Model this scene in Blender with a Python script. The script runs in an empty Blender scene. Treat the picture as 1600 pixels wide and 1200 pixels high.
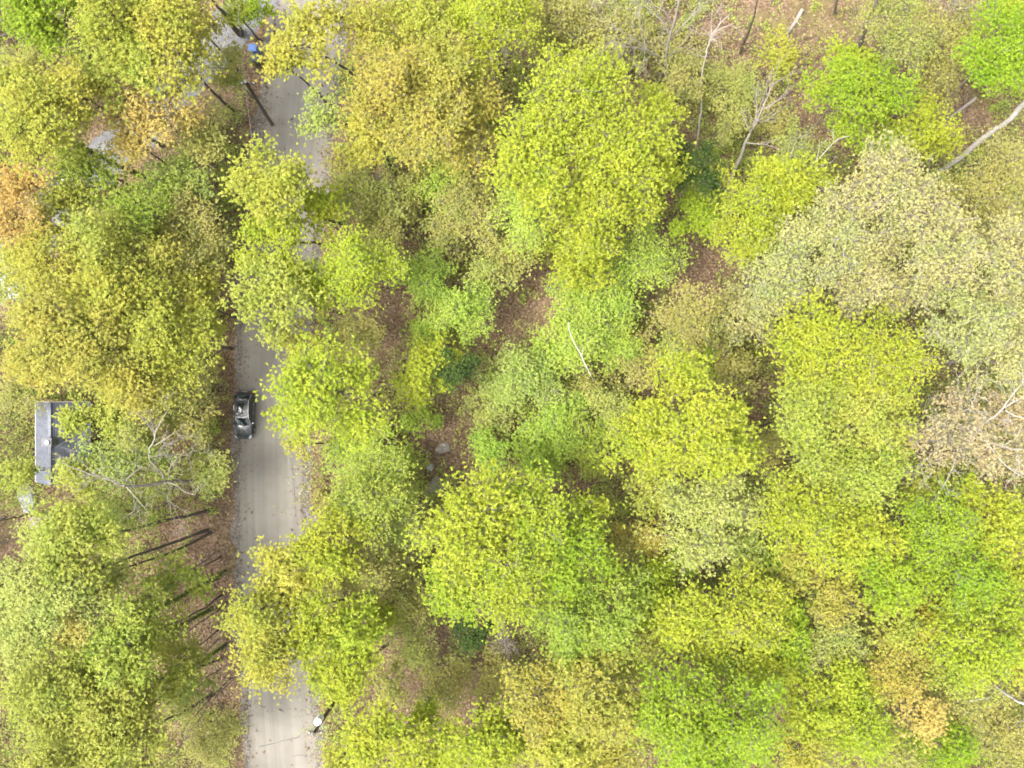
import bpy, math, random
import numpy as np
from mathutils import Vector, Matrix

# ------------------------------------------------------------------ camera, sky, sun, exposure
SC = bpy.context.scene
COL = SC.collection
CAM_H = 69.0
FPX = 1125.0                       # focal length in photo pixels (photo is 1600 px wide)
cam_d = bpy.data.cameras.new('camera')
cam_d.sensor_fit = 'HORIZONTAL'
cam_d.angle = 2 * math.atan(800 / FPX)
cam_d.clip_end = 3000
cam = bpy.data.objects.new('camera', cam_d)
cam.location = (0, 0, CAM_H)
COL.objects.link(cam)
SC.camera = cam

SUN_EL, SUN_AZ = math.radians(58), math.radians(195)    # azimuth: direction the light comes from, counted from +x
world = bpy.data.worlds.new('World')
SC.world = world
world.use_nodes = True
wn = world.node_tree.nodes; wl = world.node_tree.links
sky = wn.new('ShaderNodeTexSky'); sky.sky_type = 'NISHITA'; sky.sun_disc = False
sky.sun_elevation = SUN_EL
sky.sun_rotation = math.pi / 2 - SUN_AZ
sky.dust_density = 5.0; sky.air_density = 1.0; sky.ozone_density = 1.0
hsv = wn.new('ShaderNodeHueSaturation'); hsv.inputs['Saturation'].default_value = 0.35
wl.new(sky.outputs[0], hsv.inputs['Color'])
wl.new(hsv.outputs[0], wn['Background'].inputs['Color'])
wn['Background'].inputs['Strength'].default_value = 0.15

sun_d = bpy.data.lights.new('sun', 'SUN')
sun_d.energy = 1.0; sun_d.angle = math.radians(25); sun_d.color = (1.0, 0.96, 0.88)
sun = bpy.data.objects.new('sun', sun_d)
dv = Vector((math.cos(SUN_EL) * math.cos(SUN_AZ), math.cos(SUN_EL) * math.sin(SUN_AZ), math.sin(SUN_EL)))
sun.rotation_euler = dv.to_track_quat('Z', 'Y').to_euler()
sun.location = dv * 150
COL.objects.link(sun)

SC.view_settings.view_transform = 'Standard'
SC.view_settings.look = 'None'
SC.view_settings.gamma = 1
SC.view_settings.use_curve_mapping = False
SC.view_settings.exposure = 1.95
SC.cycles.use_denoising = True
SC.cycles.denoiser = 'OPENIMAGEDENOISE'
SC.cycles.denoising_input_passes = 'RGB_ALBEDO_NORMAL'
SC.cycles.denoising_prefilter = 'ACCURATE'
SC.cycles.filter_width = 1.8
SC.cycles.max_bounces = 6
SC.cycles.diffuse_bounces = 4
SC.cycles.transmission_bounces = 6

# ------------------------------------------------------------------ helpers
RNG = np.random.default_rng(11)
random.seed(7)


def W(px, py, z=0.0):
    """photo pixel -> world point at height z"""
    s = (CAM_H - z) / FPX
    return np.array([(px - 800) * s, (600 - py) * s, z])


def tag(o, label=None, cat=None, group=None, kind=None):
    if label: o['label'] = label
    if cat: o['category'] = cat
    if group: o['group'] = group
    if kind: o['kind'] = kind
    return o


def empty(name, loc, rz=0.0):
    o = bpy.data.objects.new(name, None)
    o.location = loc; o.rotation_euler = (0, 0, rz); o.empty_display_size = 0.3
    COL.objects.link(o)
    return o


def mesh_np(name, verts, faces_n, loops):
    """verts (N,3); faces_n: vertices per face (int, constant); loops flat index array"""
    me = bpy.data.meshes.new(name)
    nf = len(loops) // faces_n
    me.vertices.add(len(verts)); me.loops.add(len(loops)); me.polygons.add(nf)
    me.vertices.foreach_set('co', np.ascontiguousarray(verts, dtype=np.float32).ravel())
    me.loops.foreach_set('vertex_index', np.ascontiguousarray(loops, dtype=np.int32).ravel())
    me.polygons.foreach_set('loop_start', np.arange(0, nf * faces_n, faces_n, dtype=np.int32))
    me.update(calc_edges=True)
    return me


def link(name, me, mat, parent=None, loc=(0, 0, 0), smooth=False):
    o = bpy.data.objects.new(name, me)
    if mat is not None:
        me.materials.append(mat)
    o.location = loc
    if parent is not None:
        o.parent = parent
    COL.objects.link(o)
    if smooth:
        me.polygons.foreach_set('use_smooth', np.ones(len(me.polygons), dtype=bool))
    return o


class MB:
    """small mesh builder"""
    def __init__(s):
        s.v = []; s.f = []

    def box(s, c, d, rz=0.0, top=1.0):
        x, y, z = c; a, b, h = d[0] / 2, d[1] / 2, d[2] / 2
        n = len(s.v); cr, sr = math.cos(rz), math.sin(rz)
        for k, (sx, sy, sz) in enumerate([(-1, -1, -1), (1, -1, -1), (1, 1, -1), (-1, 1, -1), (-1, -1, 1), (1, -1, 1), (1, 1, 1), (-1, 1, 1)]):
            t = top if sz > 0 else 1
            u, w = sx * a * t, sy * b * t
            s.v.append((x + u * cr - w * sr, y + u * sr + w * cr, z + sz * h))
        s.f += [tuple(n + i for i in q) for q in [(3, 2, 1, 0), (4, 5, 6, 7), (0, 1, 5, 4), (1, 2, 6, 5), (2, 3, 7, 6), (3, 0, 4, 7)]]
        return s

    def tube(s, pts, rads, n=8, cap=True):
        pts = [Vector(p) for p in pts]; m0 = len(s.v)
        for i, p in enumerate(pts):
            d = (pts[min(i + 1, len(pts) - 1)] - pts[max(i - 1, 0)]).normalized()
            a = d.cross(Vector((0, 0, 1)))
            if a.length < 1e-3: a = d.cross(Vector((1, 0, 0)))
            a.normalize(); b = d.cross(a)
            for k in range(n):
                t = 2 * math.pi * k / n
                s.v.append(tuple(p + (a * math.cos(t) + b * math.sin(t)) * rads[i]))
        for i in range(len(pts) - 1):
            for k in range(n):
                k2 = (k + 1) % n
                s.f.append((m0 + i * n + k, m0 + i * n + k2, m0 + (i + 1) * n + k2, m0 + (i + 1) * n + k))
        if cap:
            s.f.append(tuple(m0 + k for k in range(n)))
            s.f.append(tuple(m0 + (len(pts) - 1) * n + k for k in reversed(range(n))))
        return s

    def poly(s, pts):
        n = len(s.v); s.v += [tuple(p) for p in pts]; s.f.append(tuple(range(n, n + len(pts))))
        return s

    def build(s, name, mat, parent=None, smooth=False, bevel=0.0, loc=(0, 0, 0)):
        me = bpy.data.meshes.new(name)
        me.from_pydata(s.v, [], s.f); me.validate(); me.update()
        o = link(name, me, mat, parent, loc, smooth)
        if bevel:
            b = o.modifiers.new('bevel', 'BEVEL'); b.width = bevel; b.segments = 2; b.limit_method = 'ANGLE'
        return o


def tubes_np(P0, P1, R0, R1, n=4):
    """many separate tapered tubes at once -> verts, quad loops"""
    P0 = np.asarray(P0, float); P1 = np.asarray(P1, float)
    R0 = np.asarray(R0, float)[:, None, None]; R1 = np.asarray(R1, float)[:, None, None]
    d = P1 - P0
    d /= (np.linalg.norm(d, axis=1, keepdims=True) + 1e-9)
    ref = np.where(np.abs(d[:, 2:3]) > 0.9, np.array([[1.0, 0, 0]]), np.array([[0, 0, 1.0]]))
    a = np.cross(d, ref); a /= (np.linalg.norm(a, axis=1, keepdims=True) + 1e-9)
    b = np.cross(d, a)
    t = np.arange(n) * 2 * math.pi / n
    ring = a[:, None, :] * np.cos(t)[None, :, None] + b[:, None, :] * np.sin(t)[None, :, None]
    v0 = P0[:, None, :] + ring * R0; v1 = P1[:, None, :] + ring * R1
    verts = np.concatenate([v0, v1], axis=1).reshape(-1, 3)
    k = np.arange(n); k2 = (k + 1) % n
    q = np.stack([k, k2, k2 + n, k + n], axis=1).ravel()
    loops = (np.arange(len(P0))[:, None] * 2 * n + q[None, :]).ravel()
    return verts, loops


def leaf_tris(rng, C, k, L, wid=0.85, droop=5, spread=16, off=0.35):
    """k pointed leaves round each tuft centre C"""
    C = np.repeat(C, k, axis=0); M = len(C)
    az = rng.uniform(0, 2 * math.pi, M); el = np.radians(rng.normal(droop, spread, M))
    ll = L * np.clip(rng.lognormal(-0.06, 0.36, M), 0.4, 1.9)
    d = np.stack([np.cos(el) * np.cos(az), np.cos(el) * np.sin(az), np.sin(el)], axis=1)
    up = np.array([0, 0, 1.0]) + rng.normal(0, 0.32, (M, 3))
    s = np.cross(d, up); s /= (np.linalg.norm(s, axis=1, keepdims=True) + 1e-9)
    base = C + d * (off * 0.2 * ll)[:, None] + rng.normal(0, off * L * 0.55, (M, 3))
    tip = base + d * ll[:, None]
    sw = s * (ll * wid * 0.5)[:, None]
    v = np.stack([base + sw, base - sw, tip], axis=1).reshape(-1, 3)
    return v, np.arange(len(v))


# ------------------------------------------------------------------ materials
def new_mat(name):
    m = bpy.data.materials.new(name); m.use_nodes = True
    nt = m.node_tree
    return m, nt, nt.nodes, nt.links, nt.nodes['Principled BSDF']


def ramp(nodes, stops):
    r = nodes.new('ShaderNodeValToRGB')
    while len(r.color_ramp.elements) < len(stops):
        r.color_ramp.elements.new(0.5)
    for e, (p, c) in zip(r.color_ramp.elements, stops):
        e.position = p; e.color = (*c, 1)
    return r


def noise(nodes, links, scale, detail=4, rough=0.6, vec=None):
    n = nodes.new('ShaderNodeTexNoise'); n.inputs['Scale'].default_value = scale
    n.inputs['Detail'].default_value = detail; n.inputs['Roughness'].default_value = rough
    if vec is not None: links.new(vec, n.inputs['Vector'])
    return n


def mix(nodes, links, fac, a, b, mode='MIX'):
    m = nodes.new('ShaderNodeMix'); m.data_type = 'RGBA'; m.blend_type = mode
    for sock, v in ((m.inputs[0], fac), (m.inputs[6], a), (m.inputs[7], b)):
        if hasattr(v, 'links'): links.new(v, sock)
        elif isinstance(v, (int, float)): sock.default_value = v
        else: sock.default_value = (*v, 1)
    return m.outputs[2]


def leaf_mat(name, c1, c2, c3, trans=0.48):
    m, nt, N, L, p = new_mat(name)
    g = N.new('ShaderNodeNewGeometry')
    r = ramp(N, [(0.0, c1), (0.55, c2), (1.0, c3)])
    L.new(g.outputs['Random Per Island'], r.inputs[0])
    nz = noise(N, L, 0.55, 3, 0.6, g.outputs['Position'])
    hr = ramp(N, [(0.3, (0.78, 0.88, 0.8)), (0.5, (1, 1, 1)), (0.7, (1.09, 1.03, 1.05))])
    L.new(nz.outputs['Fac'], hr.inputs[0])
    c = mix(N, L, 1.0, r.outputs[0], hr.outputs[0], 'MULTIPLY')
    oi = N.new('ShaderNodeObjectInfo')
    orr = ramp(N, [(0.0, (0.91, 1.0, 0.9)), (0.5, (1, 1, 1)), (1.0, (1.04, 1.0, 1.03))])
    L.new(oi.outputs['Random'], orr.inputs[0])
    c = mix(N, L, 1.0, c, orr.outputs[0], 'MULTIPLY')
    L.new(c, p.inputs['Base Color'])
    p.inputs['Roughness'].default_value = 0.62
    p.inputs['Specular IOR Level'].default_value = 0.25
    t = N.new('ShaderNodeBsdfTranslucent'); L.new(c, t.inputs['Color'])
    ms = N.new('ShaderNodeMixShader'); ms.inputs[0].default_value = trans
    L.new(p.outputs[0], ms.inputs[1]); L.new(t.outputs[0], ms.inputs[2])
    L.new(ms.outputs[0], N['Material Output'].inputs['Surface'])
    return m


def simple(name, col, rough=0.7, var=0.25, scale=3.0, metal=0.0, spec=0.4, bump=0.0):
    m, nt, N, L, p = new_mat(name)
    g = N.new('ShaderNodeTexCoord')
    nz = noise(N, L, scale, 5, 0.65, g.outputs['Object'])
    r = ramp(N, [(0.3, tuple(x * (1 - var) for x in col)), (0.7, tuple(min(1, x * (1 + var)) for x in col))])
    L.new(nz.outputs['Fac'], r.inputs[0]); L.new(r.outputs[0], p.inputs['Base Color'])
    p.inputs['Roughness'].default_value = rough; p.inputs['Metallic'].default_value = metal
    p.inputs['Specular IOR Level'].default_value = spec
    if bump:
        b = N.new('ShaderNodeBump'); b.inputs['Strength'].default_value = bump; b.inputs['Distance'].default_value = 0.05
        L.new(nz.outputs['Fac'], b.inputs['Height']); L.new(b.outputs[0], p.inputs['Normal'])
    return m


LEAF = {
    'lime':  leaf_mat('leaf_lime', (0.285, 0.34, 0.022), (0.385, 0.435, 0.036), (0.475, 0.515, 0.072)),
    'vivid': leaf_mat('leaf_vivid', (0.21, 0.31, 0.016), (0.295, 0.40, 0.026), (0.39, 0.48, 0.055)),
    'yel':   leaf_mat('leaf_yellow', (0.34, 0.335, 0.038), (0.43, 0.42, 0.06), (0.52, 0.50, 0.12)),
    'yg':    leaf_mat('leaf_yellow_green', (0.30, 0.335, 0.042), (0.385, 0.42, 0.068), (0.48, 0.50, 0.125)),
    'gold':  leaf_mat('leaf_gold', (0.33, 0.30, 0.045), (0.42, 0.385, 0.07), (0.51, 0.47, 0.125)),
    'pale':  leaf_mat('leaf_pale', (0.34, 0.33, 0.11), (0.44, 0.43, 0.155), (0.55, 0.54, 0.24)),
    'green': leaf_mat('leaf_green', (0.22, 0.30, 0.03), (0.305, 0.385, 0.048), (0.40, 0.47, 0.09)),
    'fresh': leaf_mat('leaf_fresh', (0.29, 0.40, 0.045), (0.38, 0.49, 0.07), (0.48, 0.57, 0.125)),
    'soft':  leaf_mat('leaf_soft', (0.30, 0.35, 0.07), (0.395, 0.445, 0.105), (0.50, 0.54, 0.17)),
    'olive': leaf_mat('leaf_olive', (0.31, 0.305, 0.075), (0.395, 0.39, 0.10), (0.49, 0.48, 0.155)),
    'orange': leaf_mat('leaf_orange', (0.46, 0.32, 0.08), (0.54, 0.40, 0.115), (0.60, 0.48, 0.17)),
    'peach': leaf_mat('leaf_peach', (0.43, 0.35, 0.08), (0.52, 0.43, 0.115), (0.59, 0.51, 0.18)),
    'tan':   leaf_mat('leaf_tan', (0.36, 0.30, 0.14), (0.46, 0.395, 0.19), (0.57, 0.51, 0.28)),
    'dark':  leaf_mat('leaf_dark', (0.02, 0.042, 0.004), (0.036, 0.068, 0.007), (0.07, 0.11, 0.012), 0.2),
    'ivy':   leaf_mat('leaf_ivy', (0.07, 0.10, 0.015), (0.16, 0.2, 0.025), (0.3, 0.34, 0.05), 0.25),
}
BARK = {
    'dark': simple('bark_dark', (0.11, 0.093, 0.075), 0.9, 0.4, 6, spec=0.2, bump=0.5),
    'grey': simple('bark_grey', (0.23, 0.2, 0.165), 0.9, 0.35, 5, spec=0.2, bump=0.5),
    'pale': simple('bark_pale', (0.28, 0.25, 0.215), 0.9, 0.3, 4, spec=0.2, bump=0.4),
    'white': simple('bark_white', (0.36, 0.335, 0.3), 0.85, 0.25, 4, spec=0.2, bump=0.4),
}

# ------------------------------------------------------------------ ground
ROAD = [(560, -260), (540, -120), (497, -20), (478, 60), (468, 140), (460, 240), (448, 340), (436, 440), (426, 540), (423, 640), (422, 740),
        (424, 840), (427, 940), (432, 1040), (439, 1140), (446, 1240), (452, 1340), (460, 1480)]
ROAD_W = [W(x, y) for x, y in ROAD]
HALF = 3.0
DRIVE = [(440, -10), (395, 5), (355, 40), (315, 95), (262, 150), (215, 205), (160, 255), (105, 305), (60, 360), (20, 410), (-60, 470)]
DRIVE_W = [W(x, y) for x, y in DRIVE]


def poly_dist(P, line):
    P = np.atleast_2d(P)[:, :2]; best = np.full(len(P), 1e9)
    for a, b in zip(line[:-1], line[1:]):
        a2, b2 = a[:2], b[:2]; ab = b2 - a2
        t = np.clip(((P - a2) @ ab) / (ab @ ab), 0, 1)
        best = np.minimum(best, np.linalg.norm(P - (a2 + t[:, None] * ab), axis=1))
    return best


def wav(P):
    x, y = P[:, 0], P[:, 1]
    return (np.sin(x * 0.21 + 1.3) * np.cos(y * 0.17 + 0.4) + 0.6 * np.sin(x * 0.47 + y * 0.39) + 0.4 * np.cos(x * 0.83 - y * 0.71 + 2)) / 2.0


def gz(P):
    """terrain height"""
    P = np.atleast_2d(np.asarray(P, float))
    d = np.minimum(poly_dist(P, ROAD_W) - HALF - 0.3, poly_dist(P, DRIVE_W) - 3.6)
    hx = np.maximum(np.abs(P[:, 0] + 41.0) - 4.2, np.abs(P[:, 1] + 5.5) - 5.5)
    d = np.minimum(d, hx)
    k = np.clip(d / 4.0, 0, 1); k = k * k * (3 - 2 * k)
    return k * (0.32 * wav(P) + 0.12)


gx = np.concatenate([[-700, -400, -220, -130, -95], np.linspace(-72, 72, 181), [95, 130, 220, 400, 700]])
gy = np.concatenate([[-700, -400, -220, -130, -85], np.linspace(-60, 60, 151), [85, 130, 220, 400, 700]])
GX, GY = np.meshgrid(gx, gy)
gp = np.stack([GX.ravel(), GY.ravel()], axis=1)
gv = np.concatenate([gp, gz(gp)[:, None]], axis=1)
nx, ny = len(gx), len(gy)
ii = (np.arange(ny - 1)[:, None] * nx + np.arange(nx - 1)[None, :]).ravel()
gl = np.stack([ii, ii + 1, ii + nx + 1, ii + nx], axis=1).ravel()


def ground_mat():
    m, nt, N, L, p = new_mat('forest_floor')
    g = N.new('ShaderNodeNewGeometry'); P = g.outputs['Position']
    v = N.new('ShaderNodeTexVoronoi'); v.inputs['Scale'].default_value = 7.5; L.new(P, v.inputs['Vector'])
    sp = N.new('ShaderNodeSeparateColor'); L.new(v.outputs['Color'], sp.inputs[0])
    r = ramp(N, [(0.0, (0.09, 0.06, 0.037)), (0.35, (0.15, 0.10, 0.06)), (0.7, (0.205, 0.14, 0.087)), (1.0, (0.31, 0.225, 0.15))])
    L.new(sp.outputs[0], r.inputs[0])
    n1 = noise(N, L, 0.16, 5, 0.65, P)
    moss = ramp(N, [(0.0, (0.11, 0.105, 0.03)), (1.0, (0.22, 0.22, 0.06))])
    n2 = noise(N, L, 3.0, 4, 0.7, P); L.new(n2.outputs['Fac'], moss.inputs[0])
    f1 = ramp(N, [(0.52, (0, 0, 0)), (0.68, (0.75, 0.75, 0.75))]); L.new(n1.outputs['Fac'], f1.inputs[0])
    c = mix(N, L, f1.outputs[0], r.outputs[0], moss.outputs[0])
    n3 = noise(N, L, 0.45, 4, 0.6, P)
    f3 = ramp(N, [(0.3, (0.7, 0.7, 0.72)), (0.7, (1.15, 1.12, 1.1))]); L.new(n3.outputs['Fac'], f3.inputs[0])
    c = mix(N, L, 1.0, c, f3.outputs[0], 'MULTIPLY')
    L.new(c, p.inputs['Base Color']); p.inputs['Roughness'].default_value = 0.9
    p.inputs['Specular IOR Level'].default_value = 0.2
    b = N.new('ShaderNodeBump'); b.inputs['Strength'].default_value = 0.8; b.inputs['Distance'].default_value = 0.06
    L.new(v.outputs['Distance'], b.inputs['Height']); L.new(b.outputs[0], p.inputs['Normal'])
    return m


tag(link('ground', mesh_np('ground', gv, 4, gl), ground_mat(), smooth=True), kind='structure')


def catmull(pts, step):
    out = []
    P = [pts[0]] + list(pts) + [pts[-1]]
    for i in range(1, len(P) - 2):
        n = max(2, int(np.linalg.norm(P[i + 1] - P[i]) / step))
        for k in range(n):
            t = k / n
            out.append(0.5 * ((2 * P[i]) + (-P[i - 1] + P[i + 1]) * t + (2 * P[i - 1] - 5 * P[i] + 4 * P[i + 1] - P[i + 2]) * t * t
                              + (-P[i - 1] + 3 * P[i] - 3 * P[i + 1] + P[i + 2]) * t ** 3))
    out.append(P[-2])
    return np.array(out)


def strip(name, line, halfw, z, mat, crown=0.0, ragged=0.0, cols=9, seed=3, step=0.5):
    rng = np.random.default_rng(seed)
    c = catmull(line, step); d = np.gradient(c, axis=0); d /= np.linalg.norm(d, axis=1, keepdims=True)
    nrm = np.stack([d[:, 1], -d[:, 0]], axis=1)
    n = len(c); t = np.linspace(-1, 1, cols)

    def wob():
        a = rng.normal(0, 1, n); b = np.convolve(a, np.ones(7) / 7, 'same') + 0.5 * np.convolve(a, np.ones(25) / 25, 'same') + 0.25 * a
        return b * ragged
    wl_, wr_ = halfw + wob(), halfw + wob()
    V = np.zeros((n, cols, 3)); U = np.zeros((n, cols, 2))
    s = np.concatenate([[0], np.cumsum(np.linalg.norm(np.diff(c[:, :2], axis=0), axis=1))])
    for j, tj in enumerate(t):
        w = np.where(tj < 0, wl_, wr_) * tj
        V[:, j, :2] = c[:, :2] + nrm * w[:, None]
        V[:, j, 2] = z + crown * (1 - tj * tj)
        U[:, j, 0] = w; U[:, j, 1] = s
    i0 = (np.arange(n - 1)[:, None] * cols + np.arange(cols - 1)[None, :]).ravel()
    lp = np.stack([i0, i0 + cols, i0 + cols + 1, i0 + 1], axis=1).ravel()[::1]
    lp = np.stack([i0, i0 + 1, i0 + cols + 1, i0 + cols], axis=1).ravel()
    V = V.reshape(-1, 3); U = U.reshape(-1, 2)
    # make the faces point up
    a, b, cc = V[lp[0]], V[lp[1]], V[lp[2]]
    if np.cross(b - a, cc - b)[2] < 0:
        lp = lp.reshape(-1, 4)[:, ::-1].ravel()
    me = mesh_np(name, V, 4, lp)
    uv = me.uv_layers.new(name='along')
    uv.data.foreach_set('uv', U[lp].astype(np.float32).ravel())
    return tag(link(name, me, mat, smooth=True), kind='structure')


def road_mat():
    m, nt, N, L, p = new_mat('worn_road')
    uv = N.new('ShaderNodeUVMap'); uv.uv_map = 'along'
    mp = N.new('ShaderNodeMapping'); mp.inputs['Scale'].default_value = (1.7, 0.02, 1); L.new(uv.outputs[0], mp.inputs[0])
    n1 = noise(N, L, 1.0, 3, 0.6, mp.outputs[0])
    r1 = ramp(N, [(0.25, (0.178, 0.162, 0.134)), (0.5, (0.214, 0.196, 0.165)), (0.75, (0.244, 0.225, 0.192))])
    L.new(n1.outputs['Fac'], r1.inputs[0])
    g = N.new('ShaderNodeNewGeometry')
    n2 = noise(N, L, 0.5, 4, 0.6, g.outputs['Position'])
    r2 = ramp(N, [(0.3, (0.9, 0.89, 0.87)), (0.7, (1.06, 1.06, 1.06))]); L.new(n2.outputs['Fac'], r2.inputs[0])
    c = mix(N, L, 1.0, r1.outputs[0], r2.outputs[0], 'MULTIPLY')
    n3 = noise(N, L, 22, 3, 0.7, g.outputs['Position'])
    r3 = ramp(N, [(0.3, (0.985, 0.985, 0.985)), (0.7, (1.015, 1.015, 1.015))]); L.new(n3.outputs['Fac'], r3.inputs[0])
    c = mix(N, L, 1.0, c, r3.outputs[0], 'MULTIPLY')
    # thin dark wheel lines that run along the road
    sx = N.new('ShaderNodeSeparateXYZ'); L.new(uv.outputs[0], sx.inputs[0])
    nw = noise(N, L, 0.12, 2, 0.5, uv.outputs[0])
    for off in (-0.55, 0.98):
        ad = N.new('ShaderNodeMath'); ad.operation = 'MULTIPLY_ADD'; L.new(nw.outputs['Fac'], ad.inputs[0]); ad.inputs[1].default_value = 0.35; ad.inputs[2].default_value = off - 0.17
        df = N.new('ShaderNodeMath'); df.operation = 'SUBTRACT'; L.new(sx.outputs[0], df.inputs[0]); L.new(ad.outputs[0], df.inputs[1])
        ab = N.new('ShaderNodeMath'); ab.operation = 'ABSOLUTE'; L.new(df.outputs[0], ab.inputs[0])
        rr = ramp(N, [(0.0, (0.45, 0.45, 0.45)), (0.09, (0, 0, 0))]); L.new(ab.outputs[0], rr.inputs[0])
        c = mix(N, L, rr.outputs[0], c, (0.17, 0.16, 0.15))
    # washed-in soil towards both edges
    ae = N.new('ShaderNodeMath'); ae.operation = 'ABSOLUTE'; L.new(sx.outputs[0], ae.inputs[0])
    n4 = noise(N, L, 0.9, 5, 0.7, g.outputs['Position'])
    ad = N.new('ShaderNodeMath'); ad.operation = 'MULTIPLY_ADD'; L.new(n4.outputs['Fac'], ad.inputs[0]); ad.inputs[1].default_value = 1.6; L.new(ae.outputs[0], ad.inputs[2])
    mr = N.new('ShaderNodeMapRange'); L.new(ad.outputs[0], mr.inputs[0]); mr.inputs[1].default_value = 3.15; mr.inputs[2].default_value = 4.1
    mr.inputs[3].default_value = 0; mr.inputs[4].default_value = 0.75
    c = mix(N, L, mr.outputs[0], c, (0.19, 0.16, 0.13))
    L.new(c, p.inputs['Base Color']); p.inputs['Roughness'].default_value = 0.85
    b = N.new('ShaderNodeBump'); b.inputs['Strength'].default_value = 0.03; b.inputs['Distance'].default_value = 0.005
    L.new(n3.outputs['Fac'], b.inputs['Height']); L.new(b.outputs[0], p.inputs['Normal'])
    return m


def gravel_mat(name, base, k=0.5):
    m, nt, N, L, p = new_mat(name)
    g = N.new('ShaderNodeNewGeometry'); P = g.outputs['Position']
    v = N.new('ShaderNodeTexVoronoi'); v.inputs['Scale'].default_value = 11; L.new(P, v.inputs['Vector'])
    sp = N.new('ShaderNodeSeparateColor'); L.new(v.outputs['Color'], sp.inputs[0])
    r = ramp(N, [(0.0, tuple(x * (1 - k) for x in base)), (0.6, base), (1.0, tuple(x * (1 + k) for x in base))])
    L.new(sp.outputs[0], r.inputs[0])
    n = noise(N, L, 0.7, 5, 0.65, P)
    r2 = ramp(N, [(0.3, (0.68, 0.64, 0.6)), (0.7, (1.12, 1.12, 1.12))]); L.new(n.outputs['Fac'], r2.inputs[0])
    c = mix(N, L, 1.0, r.outputs[0], r2.outputs[0], 'MULTIPLY')
    L.new(c, p.inputs['Base Color']); p.inputs['Roughness'].default_value = 0.9
    b = N.new('ShaderNodeBump'); b.inputs['Strength'].default_value = 0.6; b.inputs['Distance'].default_value = 0.03
    L.new(v.outputs['Distance'], b.inputs['Height']); L.new(b.outputs[0], p.inputs['Normal'])
    return m


strip('verge', ROAD_W, HALF + 1.25, 0.008, gravel_mat('verge_gravel', (0.18, 0.165, 0.145), 0.5), ragged=0.7, cols=7, seed=5)
strip('road', ROAD_W, HALF, 0.016, road_mat(), crown=0.05, ragged=0.2, cols=13, seed=6)
strip('driveway', DRIVE_W, 2.1, 0.012, gravel_mat('driveway_gravel', (0.165, 0.165, 0.17), 0.3), ragged=0.5, cols=9, seed=8)

def crack(pts, w, parent):
    rng = random.Random(len(pts) * 7 + int(pts[0][0]))
    P = catmull([W(x, y) for x, y in pts], 0.25); n = len(P)
    d = np.gradient(P, axis=0); d /= np.linalg.norm(d, axis=1, keepdims=True)
    q = MB()
    for i in range(n):
        ww = w * rng.uniform(0.5, 1.2) * (0.3 if i in (0, n - 1) else 1); o = rng.uniform(-0.03, 0.03)
        for sgn in (-1, 1):
            q.v.append((P[i][0] - d[i][1] * (sgn * ww + o), P[i][1] + d[i][0] * (sgn * ww + o), 0.075))
    for i in range(n - 1):
        q.f.append((2 * i, 2 * i + 1, 2 * i + 3, 2 * i + 2))
    q.build('crack', CRACK, parent)


CRACK = simple('tar_crack', (0.10, 0.095, 0.09), 0.8, 0.2, 5)
_road = bpy.data.objects['road']
crack([(404, 1167), (425, 1162), (450, 1155), (470, 1151)], 0.035, _road)
crack([(456, 1181), (470, 1179), (482, 1180)], 0.02, _road)
crack([(455, 705), (458, 740), (461, 775), (463, 810)], 0.014, _road)

# ------------------------------------------------------------------ house
def shingle_mat():
    m, nt, N, L, p = new_mat('roof_shingle')
    g = N.new('ShaderNodeNewGeometry')
    mp = N.new('ShaderNodeMapping'); mp.inputs['Scale'].default_value = (1.2, 3.2, 1.2); L.new(g.outputs['Position'], mp.inputs[0])
    v = N.new('ShaderNodeTexVoronoi'); v.inputs['Scale'].default_value = 1.6; L.new(mp.outputs[0], v.inputs['Vector'])
    sp = N.new('ShaderNodeSeparateColor'); L.new(v.outputs['Color'], sp.inputs[0])
    r = ramp(N, [(0.0, (0.078, 0.086, 0.108)), (1.0, (0.11, 0.12, 0.148))]); L.new(sp.outputs[0], r.inputs[0])
    n = noise(N, L, 30, 2, 0.6, g.outputs['Position'])
    r2 = ramp(N, [(0.3, (0.8, 0.8, 0.8)), (0.7, (1.2, 1.2, 1.2))]); L.new(n.outputs['Fac'], r2.inputs[0])
    L.new(mix(N, L, 1.0, r.outputs[0], r2.outputs[0], 'MULTIPLY'), p.inputs['Base Color'])
    p.inputs['Roughness'].default_value = 0.55
    return m


WHITE = simple('white_trim', (0.75, 0.75, 0.73), 0.5, 0.06, 2)
SIDING = simple('house_siding', (0.42, 0.38, 0.32), 0.7, 0.12, 2)
GLASS = simple('dark_glass', (0.02, 0.025, 0.027), 0.08, 0.1, 1, spec=0.8)
SHINGLE = shingle_mat()


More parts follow.
